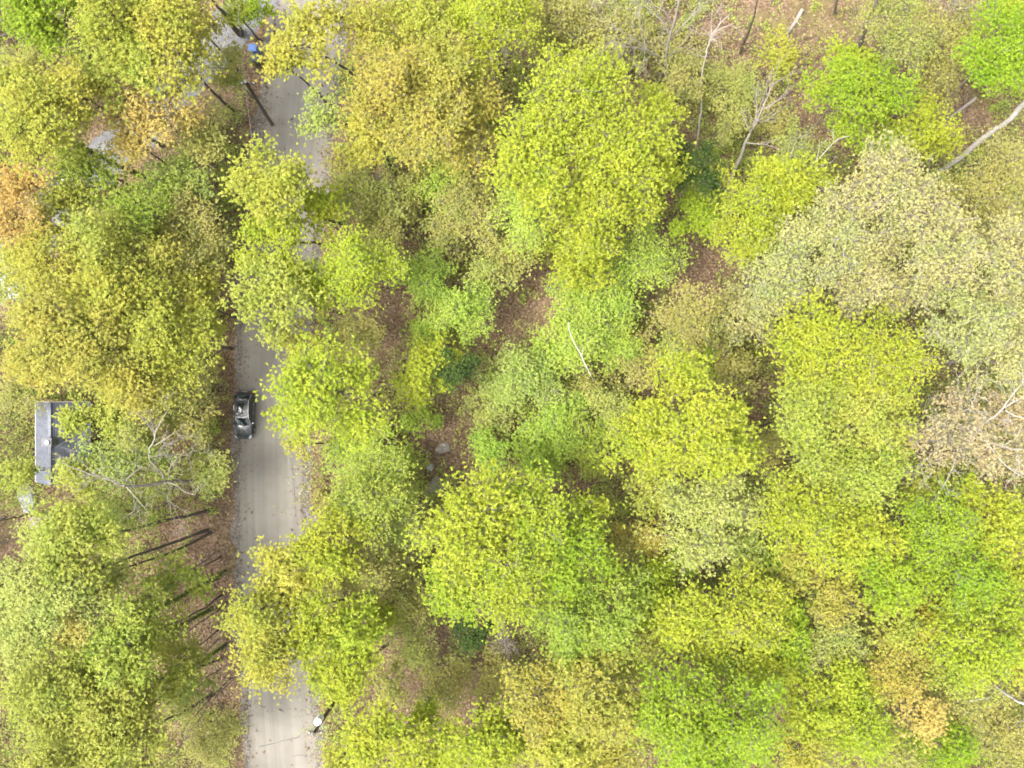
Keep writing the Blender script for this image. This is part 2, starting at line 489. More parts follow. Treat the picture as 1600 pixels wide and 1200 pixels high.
def house():
    x0, x1 = -43.8, -38.9; y0, y1 = -9.0, -1.65; ze = 2.75; zr = 4.6
    xm = (x0 + x1) / 2; ym = (y0 + y1) / 2
    root = empty('house', (xm, ym, 0))
    tag(root, 'small house with grey shingled gable roof among the trees left of the road', 'house')
    a, b = (x1 - x0) / 2, (y1 - y0) / 2
    wx, wy = a - 0.35, b - 0.3
    zt = zr - 0.25
    m = MB()
    zi = ze - 0.02
    for s in (-1, 1):
        m.poly([(-wx, s * wy, 0), (wx, s * wy, 0), (wx, s * wy, zi), (0, s * wy, zt), (-wx, s * wy, zi)])
        m.poly([(s * wx, -wy, 0), (s * wx, wy, 0), (s * wx, wy, zi), (s * wx, -wy, zi)])
    m.build('wall', SIDING, root)
    nroof = 17
    rise = zr - ze
    rf = MB()
    for s in (-1, 1):
        rf.poly([(0, -b, zr - 0.10), (0, b, zr - 0.10), (s * a, b, ze - 0.10), (s * a, -b, ze - 0.10)])
        rf.poly([(0, -b, zr - 0.02), (0, b, zr - 0.02), (s * a, b, ze - 0.02), (s * a, -b, ze - 0.02)])
    roof = rf.build('roof', SHINGLE, root)
    rg = np.random.default_rng(2)
    for s in (-1, 1):
        for i in range(nroof):
            t0, t1 = i / nroof, (i + 1) / nroof
            h0, h1 = 0.012, 0.026 + rg.uniform(-0.004, 0.004)
            q = MB()
            xa, xb = s * a * t0, s * a * (t1 + 0.004)
            za, zb = zr - rise * t0 + h0, zr - rise * t1 + h1
            ys = np.linspace(-b, b, 27) + np.concatenate([[0], rg.uniform(-0.05, 0.05, 25), [0]])
            n0 = len(q.v)
            for y in ys:
                j = rg.uniform(-0.006, 0.006)
                q.v += [(xa, y, za), (xb, y, zb + j), (xb, y, zb - 0.036)]
            for k in range(len(ys) - 1):
                o = k * 3
                q.f += [(o, o + 3, o + 4, o + 1), (o + 1, o + 4, o + 5, o + 2)]
            q.build('shingle_course', SHINGLE, roof)
    MB().box((0, 0, zr + 0.035), (0.28, 2 * b + 0.02, 0.05)).build('ridge_cap', SHINGLE, roof)
    GUT = simple('gutter_paint', (0.45, 0.45, 0.44), 0.5, 0.15, 2)
    for s in (-1, 1):
        MB().box((s * (a + 0.05), 0, ze - 0.07), (0.09, 2 * b + 0.04, 0.1)).build('gutter', GUT if s < 0 else SHINGLE, roof)
    for sy in (-1, 1):
        q = MB()
        for s in (-1, 1):
            q.poly([(0, sy * (b + 0.01), zr + 0.02), (s * a, sy * (b + 0.01), ze + 0.02), (s * a, sy * (b + 0.01), ze - 0.2), (0, sy * (b + 0.01), zr - 0.2)])
            q.poly([(0, sy * (b + 0.01), zr + 0.045), (s * a, sy * (b + 0.01), ze + 0.045), (s * a, sy * (b + 0.07), ze + 0.045), (0, sy * (b + 0.07), zr + 0.045)])
        q.build('fascia', SHINGLE if sy < 0 else SIDING, roof)
    stone = simple('chimney_stone', (0.16, 0.16, 0.17), 0.85, 0.25, 6, bump=0.4)
    ch = MB().box((0.15, 0.0 + 0.15, zr + 0.15), (0.75, 0.62, 0.95)).build('chimney', stone, root, bevel=0.02)
    MB().box((0.15, 0.15, zr + 0.665), (0.9, 0.76, 0.08)).build('cap', stone, ch)
    MB().tube([(0.3, 0.15, zr + 0.7), (0.3, 0.15, zr + 0.86)], [0.17, 0.17], 10).build('flue', GLASS, ch)
    for yy in (-2.2, 1.6):
        w = MB().box((wx + 0.02, yy, 1.5), (0.05, 1.1, 1.1)).build('window', GLASS, root)
        MB().box((wx + 0.03, yy, 0.92), (0.1, 1.25, 0.06)).build('sill', WHITE, w)
        MB().box((wx + 0.03, yy, 2.08), (0.08, 1.25, 0.08)).build('frame', WHITE, w)
    d = MB().box((wx + 0.02, -0.3, 1.02), (0.06, 0.95, 2.04)).build('door', simple('door_paint', (0.2, 0.08, 0.05), 0.5), root)
    MB().tube([(wx + 0.06, -0.65, 1.0), (wx + 0.12, -0.65, 1.0)], [0.03, 0.03], 6).build('handle', WHITE, d)


house()

# ------------------------------------------------------------------ car
def shed():
    SHEDW = simple('pale_roof_metal', (0.42, 0.42, 0.42), 0.5, 0.1, 3)
    p = W(38, 447); root = empty('garden_shed', tuple(p), 0.12); root.scale = (0.75, 0.75, 0.85)
    tag(root, 'small white-roofed shed half hidden by trees at the left edge', 'shed')
    MB().box((0, 0, 1.0), (2.3, 3.4, 2.0)).build('wall', SIDING, root)
    r = MB()
    for s in (-1, 1):
        r.poly([(0, -1.95, 2.55), (0, 1.95, 2.55), (s * 1.4, 1.95, 2.0), (s * 1.4, -1.95, 2.0)])
        r.poly([(0, -1.95, 2.5), (0, 1.95, 2.5), (s * 1.4, 1.95, 1.95), (s * 1.4, -1.95, 1.95)])
    rf = r.build('roof', SHEDW, root)
    for s in (-1, 1):
        for k in range(8):
            y = -1.75 + k * 0.5
            MB().tube([(0, y, 2.56), (s * 1.4, y, 2.01)], [0.03, 0.03], 4).build('seam', SHEDW, rf)
    d = MB().box((1.16, 0.4, 0.95), (0.05, 0.9, 1.8)).build('door', WHITE, root)
    MB().box((1.2, 0.75, 0.95), (0.05, 0.05, 0.15)).build('handle', GLASS, d)


shed()


def car_paint():
    m, nt, N, L, p = new_mat('car_paint_charcoal')
    g = N.new('ShaderNodeTexCoord'); n = noise(N, L, 9, 3, 0.6, g.outputs['Object'])
    r = ramp(N, [(0.3, (0.035, 0.037, 0.043)), (0.7, (0.05, 0.052, 0.058))]); L.new(n.outputs['Fac'], r.inputs[0])
    L.new(r.outputs[0], p.inputs['Base Color'])
    p.inputs['Metallic'].default_value = 0.55; p.inputs['Roughness'].default_value = 0.3
    p.inputs['Coat Weight'].default_value = 1.0; p.inputs['Coat Roughness'].default_value = 0.04
    return m


def build_car():
    paint = car_paint()
    glass = simple('car_glass', (0.012, 0.02, 0.02), 0.04, 0.1, 1, spec=0.9)
    rubber = simple('tyre_rubber', (0.018, 0.018, 0.018), 0.85, 0.2, 8)
    alloy = simple('wheel_alloy', (0.35, 0.35, 0.36), 0.35, 0.1, 5, metal=0.9)
    chrome = simple('bright_trim', (0.4, 0.4, 0.4), 0.35, 0.05, 5, metal=0.9)
    lamp = simple('headlight_lens', (0.45, 0.47, 0.5), 0.1, 0.05, 5, spec=0.8)
    red = simple('tail_light_lens', (0.35, 0.01, 0.01), 0.15, 0.1, 5)
    black = simple('black_plastic', (0.02, 0.02, 0.02), 0.6, 0.2, 5)
    root = empty('parked_car', tuple(W(384, 648, 0.0) * np.array([1, 1, 0]) + np.array([0.1, 0, 0.045])), math.radians(-1.5))
    tag(root, 'dark grey hatchback car stopped at the left edge of the road', 'car')
    # x: width, y: length (front at -y)
    sec = [  # y, half width, z bottom, z belt(side top), z centre (hood/deck line)
        (-2.28, 0.52, 0.34, 0.56, 0.60), (-2.20, 0.70, 0.26, 0.66, 0.71), (-2.02, 0.82, 0.20, 0.72, 0.80), (-1.6, 0.885, 0.18, 0.80, 0.90),
        (-1.1, 0.90, 0.18, 0.87, 0.985), (-0.75, 0.90, 0.18, 0.91, 1.02), (0.0, 0.905, 0.18, 0.95, 1.0), (0.9, 0.905, 0.18, 0.985, 1.02), (1.5, 0.89, 0.19, 1.0, 1.05),
        (1.9, 0.85, 0.22, 1.0, 1.05), (2.12, 0.78, 0.26, 0.95, 1.0), (2.22, 0.66, 0.34, 0.86, 0.9)]
    v = []; f = []
    np_ = 13
    for (y, w, zb, zs, zc) in sec:
        half = [(0.0, zb), (w * 0.85, zb), (w * 0.97, zb + 0.12), (w, zb + (zs - zb) * 0.55), (w * 0.965, zs - 0.02), (w * 0.86, zs + (zc - zs) * 0.45), (w * 0.5, zc - 0.012)]
        prof = half + [(0.0, zc)] + [(-x, z) for x, z in reversed(half[1:])]
        np_ = len(prof)
        v += [(x, y, z) for x, z in prof]
    for i in range(len(sec) - 1):
        for k in range(np_):
            k2 = (k + 1) % np_
            f.append((i * np_ + k, i * np_ + k2, (i + 1) * np_ + k2, (i + 1) * np_ + k))
    f.append(tuple(range(np_ - 1, -1, -1))); f.append(tuple((len(sec) - 1) * np_ + k for k in range(np_)))
    m = MB(); m.v = v; m.f = f
    body = m.build('body', paint, root, smooth=True)
    sb = body.modifiers.new('sub', 'SUBSURF'); sb.levels = 2; sb.render_levels = 2
    # greenhouse: stations along y of roof line
    base_f, base_r = (-0.98, 1.0), (1.98, 1.06)
    rf, rr = (-0.28, 1.40), (1.40, 1.43)
    zb = 0.96; wb, wt = 0.80, 0.62

    def curve(p, q, n, w0, w1, lift):
        out = []
        for i in range(n + 1):
            t = i / n
            out.append((p[0] + (q[0] - p[0]) * t, p[1] + (q[1] - p[1]) * t + lift * math.sin(math.pi * t), w0 + (w1 - w0) * t))
        return out

    def sheet(name, st, mat, par, bow=0.05, n=8, end=0.0):
        q = MB()
        for (y, z, w) in st:
            for k in range(n + 1):
                t = -1 + 2 * k / n
                q.v.append((w * t, y + end * (t * t), z + bow * (1 - t * t)))
        for i in range(len(st) - 1):
            for k in range(n):
                o = i * (n + 1) + k
                q.f.append((o, o + 1, o + n + 2, o + n + 1))
        return q.build(name, mat, par, smooth=True)
    sheet('windscreen', curve(base_f, rf, 4, 0.74, wt, 0.03), glass, root, 0.035, 8, 0.14)
    roof = sheet('roof', [(y, 1.40 + 0.07 * math.sin(math.pi * min(1, max(0, (y + 0.35) / 1.85))), wt + 0.02) for y in np.linspace(-0.28, 1.42, 8)], paint, root, 0.035, 8, 0.06)
    sheet('sunroof', [(y, 1.412 + 0.07 * math.sin(math.pi * min(1, max(0, (y + 0.35) / 1.85))), 0.46) for y in np.linspace(0.25, 1.15, 6)], glass, roof, 0.032, 6)
    sheet('header_trim', [(y, 1.412 + 0.02, 0.56) for y in (-0.20, -0.15)], chrome, roof, 0.03, 6, 0.05)
    sheet('rear_window', curve((1.40, 1.425), (1.93, 1.08), 4, wt, 0.70, 0.03), glass, root, 0.035, 8, -0.08)
    MB().box((0, 1.48, 1.455), (1.1, 0.2, 0.03)).build('spoiler', paint, root, bevel=0.01)
    for s in (-1, 1):
        q = MB()
        st = [(-0.93, 0.985, 1.0), (-0.6, 0.975, 1.17), (-0.26, 0.97, 1.395), (0.3, 0.975, 1.455), (0.9, 0.985, 1.46), (1.4, 1.0, 1.425), (1.93, 1.04, 1.08)]
        for (y, z0, z1) in st:
            k = (z1 - 0.95) / 0.5
            q.v += [(s * (wb + 0.045), y, z0 - 0.05), (s * (wb + 0.03 - 0.17 * k), y, z1 - 0.005)]
        for i in range(len(st) - 1):
            o = i * 2
            q.f.append((o, o + 2, o + 3, o + 1))
        q.build('side_window', glass, root)
        q = MB()
        q.tube([(s * (wb + 0.035 - 0.17 * (z1 - 0.95) / 0.5), y, z1 + 0.005) for (y, z0, z1) in st], [0.035] * len(st), 6)
        q.build('roof_rail', chrome if s > 0 else paint, root)
        for yy in (0.32, 1.12):
            q = MB(); q.tube([(s * (wb + 0.05), yy, 0.93), (s * (wt + 0.045), yy - 0.03, 1.44)], [0.035, 0.03], 6); q.build('pillar', black, root)
        mr = MB().box((s * 0.99, -0.72, 1.03), (0.2, 0.13, 0.14)).build('mirror', paint, root, bevel=0.03)
        MB().tube([(s * 0.98, -0.65, 1.03), (s * 0.98, -0.645, 1.03)], [0.055, 0.055], 8).build('mirror_glass', glass, mr)
        for yy in (-0.1, 0.75):
            d = MB().box((s * 0.905, yy + 0.05, 0.6), (0.02, 0.82, 0.6)).build('door', paint, root, bevel=0.008)
            MB().box((s * 0.925, yy + 0.32, 0.82), (0.03, 0.2, 0.035)).build('handle', chrome, d)
        for yy in (-1.38, 1.36):
            q = MB(); q.tube([(s * 0.70, yy, 0.325), (s * 0.72, yy, 0.325), (s * 0.90, yy, 0.325), (s * 0.92, yy, 0.325)], [0.28, 0.325, 0.325, 0.28], 20)
            wv = empty('wheel', (0, 0, 0)); wv.parent = root
            q.build('tyre', rubber, wv, smooth=False)
            q = MB()
            for k in range(5):
                t = 2 * math.pi * k / 5
                q.tube([(s * 0.925, yy, 0.325), (s * 0.925, yy + 0.2 * math.cos(t), 0.325 + 0.2 * math.sin(t))], [0.04, 0.03], 5)
            q.tube([(s * 0.915, yy, 0.325), (s * 0.93, yy, 0.325)], [0.21, 0.2], 16)
            q.build('rim', alloy, wv)
        q = MB().poly([(s * 0.50, -2.26, 0.63), (s * 0.76, -2.12, 0.69), (s * 0.83, -1.86, 0.80), (s * 0.72, -1.92, 0.835), (s * 0.54, -2.14, 0.745)])
        q.poly([(s * 0.50, -2.29, 0.56), (s * 0.77, -2.13, 0.58), (s * 0.76, -2.12, 0.69), (s * 0.50, -2.26, 0.63)])
        q.build('headlight', lamp, root)
        MB().box((s * 0.66, 2.13, 0.8), (0.3, 0.12, 0.14)).build('tail_light', red, root, bevel=0.02)
    MB().box((0, -2.27, 0.45), (0.9, 0.05, 0.16)).build('grille', black, root, bevel=0.01)
    MB().box((0, 2.2, 0.42), (1.2, 0.1, 0.16)).build('bumper', black, root, bevel=0.02)
    MB().box((0, 2.225, 0.68), (0.5, 0.02, 0.12)).build('number_plate', WHITE, root)
    for s in (-1, 1):
        q = MB(); q.tube([(s * 0.1, -0.99, 1.035), (s * 0.1 + 0.5, -0.93, 1.06)], [0.012, 0.01], 5); q.build('wiper', black, root)


build_car()

# ------------------------------------------------------------------ street things
def utility_pole(base_px, top_px, h, label, transformer):
    b = W(*base_px); t = W(*top_px, h)
    root = empty('utility_pole', tuple(b)); tag(root, label, 'utility pole', 'utility poles along the road')
    rel = t - b
    wood = simple('weathered_pole_wood', (0.09, 0.075, 0.06), 0.9, 0.3, 6, bump=0.4)
    galv = simple('galvanised_steel', (0.45, 0.46, 0.47), 0.45, 0.1, 6, metal=0.7)
    white = simple('pale_enamel', (0.82, 0.83, 0.85), 0.35, 0.04, 3)
    MB().tube([(0, 0, -0.3), tuple(rel * 0.5), tuple(rel)], [0.19, 0.16, 0.13], 10).build('pole', wood, root, smooth=True)
    ins = MB(); x, y, z = rel
    for k in range(3):
        ins.tube([(x, y, z + 0.02 + 0.09 * k), (x, y, z + 0.06 + 0.09 * k), (x, y, z + 0.11 + 0.09 * k)], [0.05, 0.11, 0.05], 10)
    ins.build('insulator', white, root, smooth=True)
    MB().box((x * 0.99 + 0.1, y * 0.99, z - 0.35), (1.1, 0.1, 0.1)).build('crossarm', wood, root)
    for s in (-0.4, 0.6):
        MB().tube([(x * 0.99 + s, y * 0.99, z - 0.3), (x * 0.99 + s, y * 0.99, z - 0.1)], [0.05, 0.035], 8).build('insulator', white, root)
    if transformer:
        tx, ty = x * 0.85 + 0.0, y * 0.85 + 0.43; zt = z * 0.85
        can = MB()
        can.tube([(tx, ty, zt - 0.95), (tx, ty, zt - 0.9), (tx, ty, zt - 0.05), (tx, ty, zt), (tx, ty, zt + 0.03)], [0.27, 0.31, 0.31, 0.335, 0.30], 24)
        c = can.build('transformer', white, root)
        MB().tube([(tx + 0.16, ty - 0.14, zt), (tx + 0.16, ty - 0.14, zt + 0.2)], [0.055, 0.045], 8).build('bushing', simple('brown_porcelain', (0.12, 0.1, 0.09), 0.3), c)
        MB().tube([(tx - 0.02, ty + 0.3, zt - 0.2), (tx + 0.02, ty + 0.42, zt + 0.15)], [0.05, 0.06], 8).build('arrester', galv, c)
        MB().box((tx * 0.97 + 0.05, ty - 0.33, zt - 0.4), (0.14, 0.3, 0.35)).build('bracket', galv, root)
        MB().tube([(x * 0.93, y * 0.93, z * 0.93), (x - 0.35, y - 0.1, z - 0.45)], [0.03, 0.03], 6).build('lamp_arm', galv, root)
    return t


p1 = utility_pole((528, 1088), (490, 1146), 8.4, 'utility pole with white transformer can at the road edge near the bottom', True)
p2 = utility_pole((425, 195), (384, 128), 8.4, 'plain wooden utility pole beside the road near the blue bin', False)


def wire(a, b, sag, label):
    pts = []; n = 30
    for i in range(n + 1):
        t = i / n; p = a * (1 - t) + b * t; p[2] -= sag * 4 * t * (1 - t); pts.append(tuple(p))
    o = MB().tube(pts, [0.014] * (n + 1), 5).build('power_line', simple('wire_grey', (0.2, 0.2, 0.19), 0.6), None)
    tag(o, label, 'power line', 'power lines')


e = np.array([0, 0, 0.33])
wire(p2 + e, p1 + e, 1.2, 'long overhead wire running along the road between the two utility poles')
wire(p1 + e, p1 + e + (p1 - p2) * 0.6, 0.4, 'overhead wire running off the bottom edge from the transformer pole')
wire(p2 + e, p2 + e + (p2 - p1) * 0.5, 0.4, 'overhead wire running off the top edge from the plain pole')


def bin_(px, py, rz, col, label):
    p = W(px, py); m = simple('bin_plastic', col, 0.4, 0.08, 4); blk = simple('bin_black', (0.015, 0.015, 0.016), 0.7)
    root = empty('wheeled_bin', tuple(p), rz); tag(root, label, 'bin', 'wheeled bins beside the road')
    q = MB(); q.box((0, 0, 0.56), (0.52, 0.60, 0.98), 0, 1.16); q.build('body', m, root, bevel=0.03)
    q = MB(); q.box((0, 0.0, 1.085), (0.68, 0.80, 0.06)); q.box((0, 0.0, 1.125), (0.5, 0.6, 0.04)); q.build('lid', m, root, bevel=0.015)
    MB().tube([(-0.28, 0.44, 1.02), (0.28, 0.44, 1.02)], [0.025, 0.025], 6).build('handle', blk, root)
    for s in (-1, 1):
        MB().tube([(s * 0.24, 0.33, 0.13), (s * 0.30, 0.33, 0.13)], [0.13, 0.13], 12).build('wheel', blk, root)


bin_(400.5, 82.5, 1.5, (0.11, 0.19, 0.42), 'blue wheeled recycling bin beside the road near the driveway')
bin_(404, 98, 1.7, (0.07, 0.09, 0.1), 'dark grey wheeled bin just below the blue bin')

p = W(100, 281); rt = empty('bucket', tuple(p)); tag(rt, 'small white bucket standing on the gravel driveway', 'bucket')
q = MB().tube([(0, 0, 0.0), (0, 0, 0.45), (0, 0, 0.46), (0, 0, 0.1)], [0.26, 0.34, 0.31, 0.24], 16).build('body', WHITE, rt)
q = MB().tube([(-0.33, 0, 0.44), (-0.2, 0.2, 0.52), (0, 0.3, 0.54), (0.2, 0.2, 0.52), (0.33, 0, 0.44)], [0.012] * 5, 5).build('handle', GLASS, rt)

ROCK = simple('lichen_rock', (0.34, 0.35, 0.34), 0.9, 0.45, 5, spec=0.2, bump=0.8)
ROCK2 = simple('brown_rock', (0.27, 0.235, 0.21), 0.9, 0.4, 4, spec=0.2, bump=0.8)


def rock(px, py, rx, ry, rz, label, mat, seed, rot=0.0):
    rg = np.random.default_rng(seed); p = W(px, py); p[2] = gz(p[None])[0]
    n, k = 18, 10; q = MB()
    ph = rg.uniform(0, 6.28, 8)
    for i in range(k + 1):
        th = math.pi * 0.5 * (1 - i / k) if i < k else 0.0
        for j in range(n):
            a = 2 * math.pi * j / n
            r = 1 + 0.13 * math.sin(2 * a + ph[0]) + 0.09 * math.sin(3 * a + ph[1]) + 0.06 * math.sin(5 * a + ph[2] + 3 * th) + rg.uniform(-0.05, 0.05)
            c = math.sin(th) ** 0.6 if i < k else 0.0
            x, y = rx * r * c * math.cos(a), ry * r * c * math.sin(a)
            z = rz * (math.cos(th) ** 0.5) * (1 + 0.1 * math.sin(2 * a + ph[3]) * c + rg.uniform(-0.05, 0.05) * (i < k)) - 0.1
            q.v.append((x * math.cos(rot) - y * math.sin(rot), x * math.sin(rot) + y * math.cos(rot), z))
    for i in range(k):
        for j in range(n):
            j2 = (j + 1) % n
            q.f.append((i * n + j, i * n + j2, (i + 1) * n + j2, (i + 1) * n + j))
    o = q.build('boulder', mat, None, smooth=False, loc=tuple(p))
    tag(o, label, 'boulder', 'boulders on the forest floor')


rock(45, 776, 0.85, 1.45, 0.8, 'large pale lichen-covered boulder below the left side of the house', ROCK, 1)
rock(66, 815, 1.15, 0.85, 0.4, 'low flat grey boulder below the lichen-covered boulder', ROCK2, 2, 0.3)
rock(680, 762, 0.75, 1.25, 0.35, 'flat grey rock slab at the upper left edge of the big lime tree', ROCK2, 3, -0.45)
rock(693, 700, 0.75, 0.5, 0.4, 'pinkish brown boulder in the small clearing above the rock slab', ROCK2, 4)
rock(672, 730, 0.38, 0.3, 0.3, 'small pale stone beside the flat rock slab', ROCK, 5)
rock(770, 88, 0.5, 0.62, 0.5, 'smooth grey boulder left of its pair under the top lime tree', ROCK, 6, 0.4)
rock(790, 82, 0.45, 0.6, 0.5, 'darker grey boulder right of its pair under the top lime tree', ROCK2, 7)


def log(a, b, r0, r1, label, mat='grey', z=0.15):
    p, q_ = W(*a), W(*b); p[2] = gz(p[None])[0] + z; q_[2] = gz(q_[None])[0] + z * 0.9
    mid = (p + q_) / 2 + np.array([0.12, 0.08, 0.05])
    root = empty('fallen_log', (p[0], p[1], p[2] - z)); tag(root, label, 'log', 'fallen logs')
    o = np.array([p[0], p[1], p[2] - z])
    MB().tube([tuple(p - o), tuple(mid - o), tuple(q_ - o)], [r0, (r0 + r1) / 2, r1], 9).build('stem', BARK[mat], root, smooth=True)
    d = q_ - p; s = np.array([-d[1], d[0], 0]) / np.linalg.norm(d)
    MB().tube([tuple(mid - o), tuple(mid - o + s * 0.5 + d / np.linalg.norm(d) * 0.4 + np.array([0, 0, 0.3]))], [r1 * 0.5, r1 * 0.2], 6).build('branch_stub', BARK[mat], root)


log((1250, 20), (1228, 56), 0.2, 0.16, 'short pale broken log on the bare leaf litter at the upper right', 'pale')
log((1522, 155), (1476, 189), 0.16, 0.12, 'mottled pale log lying left of the leaning white trunk', 'pale')
log((785, 108), (832, 108), 0.17, 0.14, 'straight pale log below the two grey boulders at the top', 'pale')
log((620, 655), (690, 640), 0.12, 0.08, 'thin dark fallen branch in the clearing right of the roadside lime tree', 'dark', 0.1)
log((10, 806), (0, 812), 0.14, 0.12, 'dark log at the left edge level with the flat boulder', 'dark')
log((0, 850), (32, 840), 0.08, 0.05, 'thin dark fallen branch on the leaf litter at the left edge', 'dark', 0.08)

# ------------------------------------------------------------------ trees
#  leaf length, leaves per tuft, tufts per m2 of crown, twig share
TYP = {'broad': (0.118, 8, 54, 0.06), 'fine': (0.10, 6, 74, 0.12), 'open': (0.107, 6, 60, 0.28), 'broad_fine': (0.10, 8, 66, 0.10)}
KT = {'pale': ('open', 'pale'), 'tan': ('open', 'pale'), 'soft': ('fine', 'grey'), 'fresh': ('fine', 'grey'), 'olive': ('fine', 'grey'),
      'yel': ('broad', 'dark'), 'orange': ('broad', 'dark'), 'dark': ('broad', 'dark')}
NAME = {'dark': 'evergreen_tree'}
BINS = [1.1, 1.45, 1.85, 2.3, 2.8, 3.4, 4.1, 4.9, 5.8, 6.8]
CLASSES = {}
N_LEAF = 0


def crown_class(typ, R, dens, turn):
    """crown leaves and branches of one size and density; alike trees share the mesh data"""
    Rb = min(BINS, key=lambda q: abs(math.log(q / R)))
    dc = 0.5 if dens < 0.6 else (0.75 if dens < 0.85 else 1.0)
    pool = CLASSES.setdefault((typ, Rb, dc), [])
    nv = 1 if Rb < 1.6 else 2
    if len(pool) < nv:
        pool.append(make_crown(typ, Rb, dc, 31 * len(CLASSES) + len(pool)))
        return pool[-1] + (Rb,)
    return pool[turn % nv] + (Rb,)


def make_crown(typ, R, dens, seed):
    global N_LEAF
    rng = np.random.default_rng(2000 + seed)
    L, k, tpm, twg = TYP[typ]
    zdep = R * 0.66
    r0 = 0.03 + 0.03 * R
    nl = int(np.clip(5 + R * 1.6, 6, 17))
    lobes = []; ga = rng.uniform(0, 6.28)
    sq = rng.uniform(0.82, 1.0)
    for i in range(nl):
        rr = R * 0.78 * math.sqrt((i + 0.35) / nl) * rng.uniform(0.8, 1.2)
        an = ga + i * 2.39996 + rng.normal(0, 0.3)
        z = zdep * (0.62 - 0.95 * (rr / R) ** 2 + rng.normal(0, 0.2))
        lobes.append((np.array([rr * math.cos(an), rr * math.sin(an) * sq, z]), R * rng.uniform(0.24, 0.42)))
    nt = int(dens * tpm * math.pi * R * R * 0.95)
    nb = max(nl * 5, int(nt / 15))
    w = np.array([l[1] ** 2 * rng.uniform(0.5, 1.35) for l in lobes]); w /= w.sum()
    li = rng.choice(nl, nb, p=w)
    LC = np.array([l[0] for l in lobes]); LR = np.array([l[1] for l in lobes])
    P0, P1, RA, RB = [], [], [], []
    limbs = []
    for (lc, lr) in lobes:
        a0 = np.array([0, 0, rng.uniform(-0.95, -0.1) * zdep])
        m = (a0 + lc) / 2 + np.array([0, 0, 0.1 * R]) + rng.normal(0, 0.07 * R, 3)
        n = 4; pts = [(1 - t) ** 2 * a0 + 2 * t * (1 - t) * m + t * t * lc for t in np.linspace(0, 1, n + 1)]
        rl = r0 * rng.uniform(0.3, 0.45)
        for i in range(n):
            P0.append(pts[i][None]); P1.append(pts[i + 1][None]); RA.append([rl * (1 - 0.72 * i / n)]); RB.append([rl * (1 - 0.72 * (i + 1) / n)])
        limbs.append(pts)
    d = rng.normal(0, 1, (nb, 3)); d[:, 2] = np.abs(d[:, 2]) * 0.95 - 0.35 * rng.random(nb); d /= np.linalg.norm(d, axis=1, keepdims=True)
    E = LC[li] + d * (LR[li] * rng.uniform(0.65, 1.25, nb))[:, None] * np.array([1, 1, 0.72])
    A = np.array([limbs[i][rng.integers(2, 5)] for i in li])
    M = (A + E) / 2 + rng.normal(0, 0.05 * R, (nb, 3)) + np.array([0, 0, 0.03 * R])
    rs = (r0 * 0.085 + 0.008) * (1.7 if typ == 'open' else 1.0)
    P0 += [A, M]; P1 += [M, E]; RA += [np.full(nb, rs), np.full(nb, rs * 0.65)]; RB += [np.full(nb, rs * 0.65), np.full(nb, rs * 0.3)]
    bi = rng.integers(0, nb, nt)
    t = rng.beta(2.0, 1.2, nt)[:, None]
    T0 = np.where(t < 0.5, A[bi] * (1 - 2 * t) + M[bi] * 2 * t, M[bi] * (2 - 2 * t) + E[bi] * (2 * t - 1))
    sg = 0.12 + 0.13 * LR[li][bi][:, None]
    T = T0 + rng.normal(0, 1, (nt, 3)) * sg * np.array([1.25, 1.25, 0.8])
    far = rng.random(nt) < 0.18
    T[far] += rng.normal(0, 0.22 * R ** 0.5, (int(far.sum()), 3)) * np.array([1, 1, 0.6])
    ntw = int(nt * twg)
    P0.append(T0[:ntw]); P1.append(T[:ntw]); RA.append(np.full(ntw, 0.011)); RB.append(np.full(ntw, 0.005))
    bv, bl = tubes_np(np.concatenate(P0), np.concatenate(P1), np.concatenate(RA), np.concatenate(RB), 3)
    lv, ll = leaf_tris(rng, T, k, L)
    N_LEAF += nt * k
    cm = mesh_np('crown', lv, 3, ll); bm = mesh_np('branches', bv, 4, bl)
    cm.materials.append(LEAF['lime']); bm.materials.append(BARK['grey'])
    return cm, bm


def shared(name, me, mat, parent, loc, rz, sc):
    o = bpy.data.objects.new(name, me); o.parent = parent
    o.location = loc; o.rotation_euler = (0, 0, rz); o.scale = sc
    o.material_slots[0].link = 'OBJECT'; o.material_slots[0].material = mat
    COL.objects.link(o)
    return tag(o, kind='stuff')


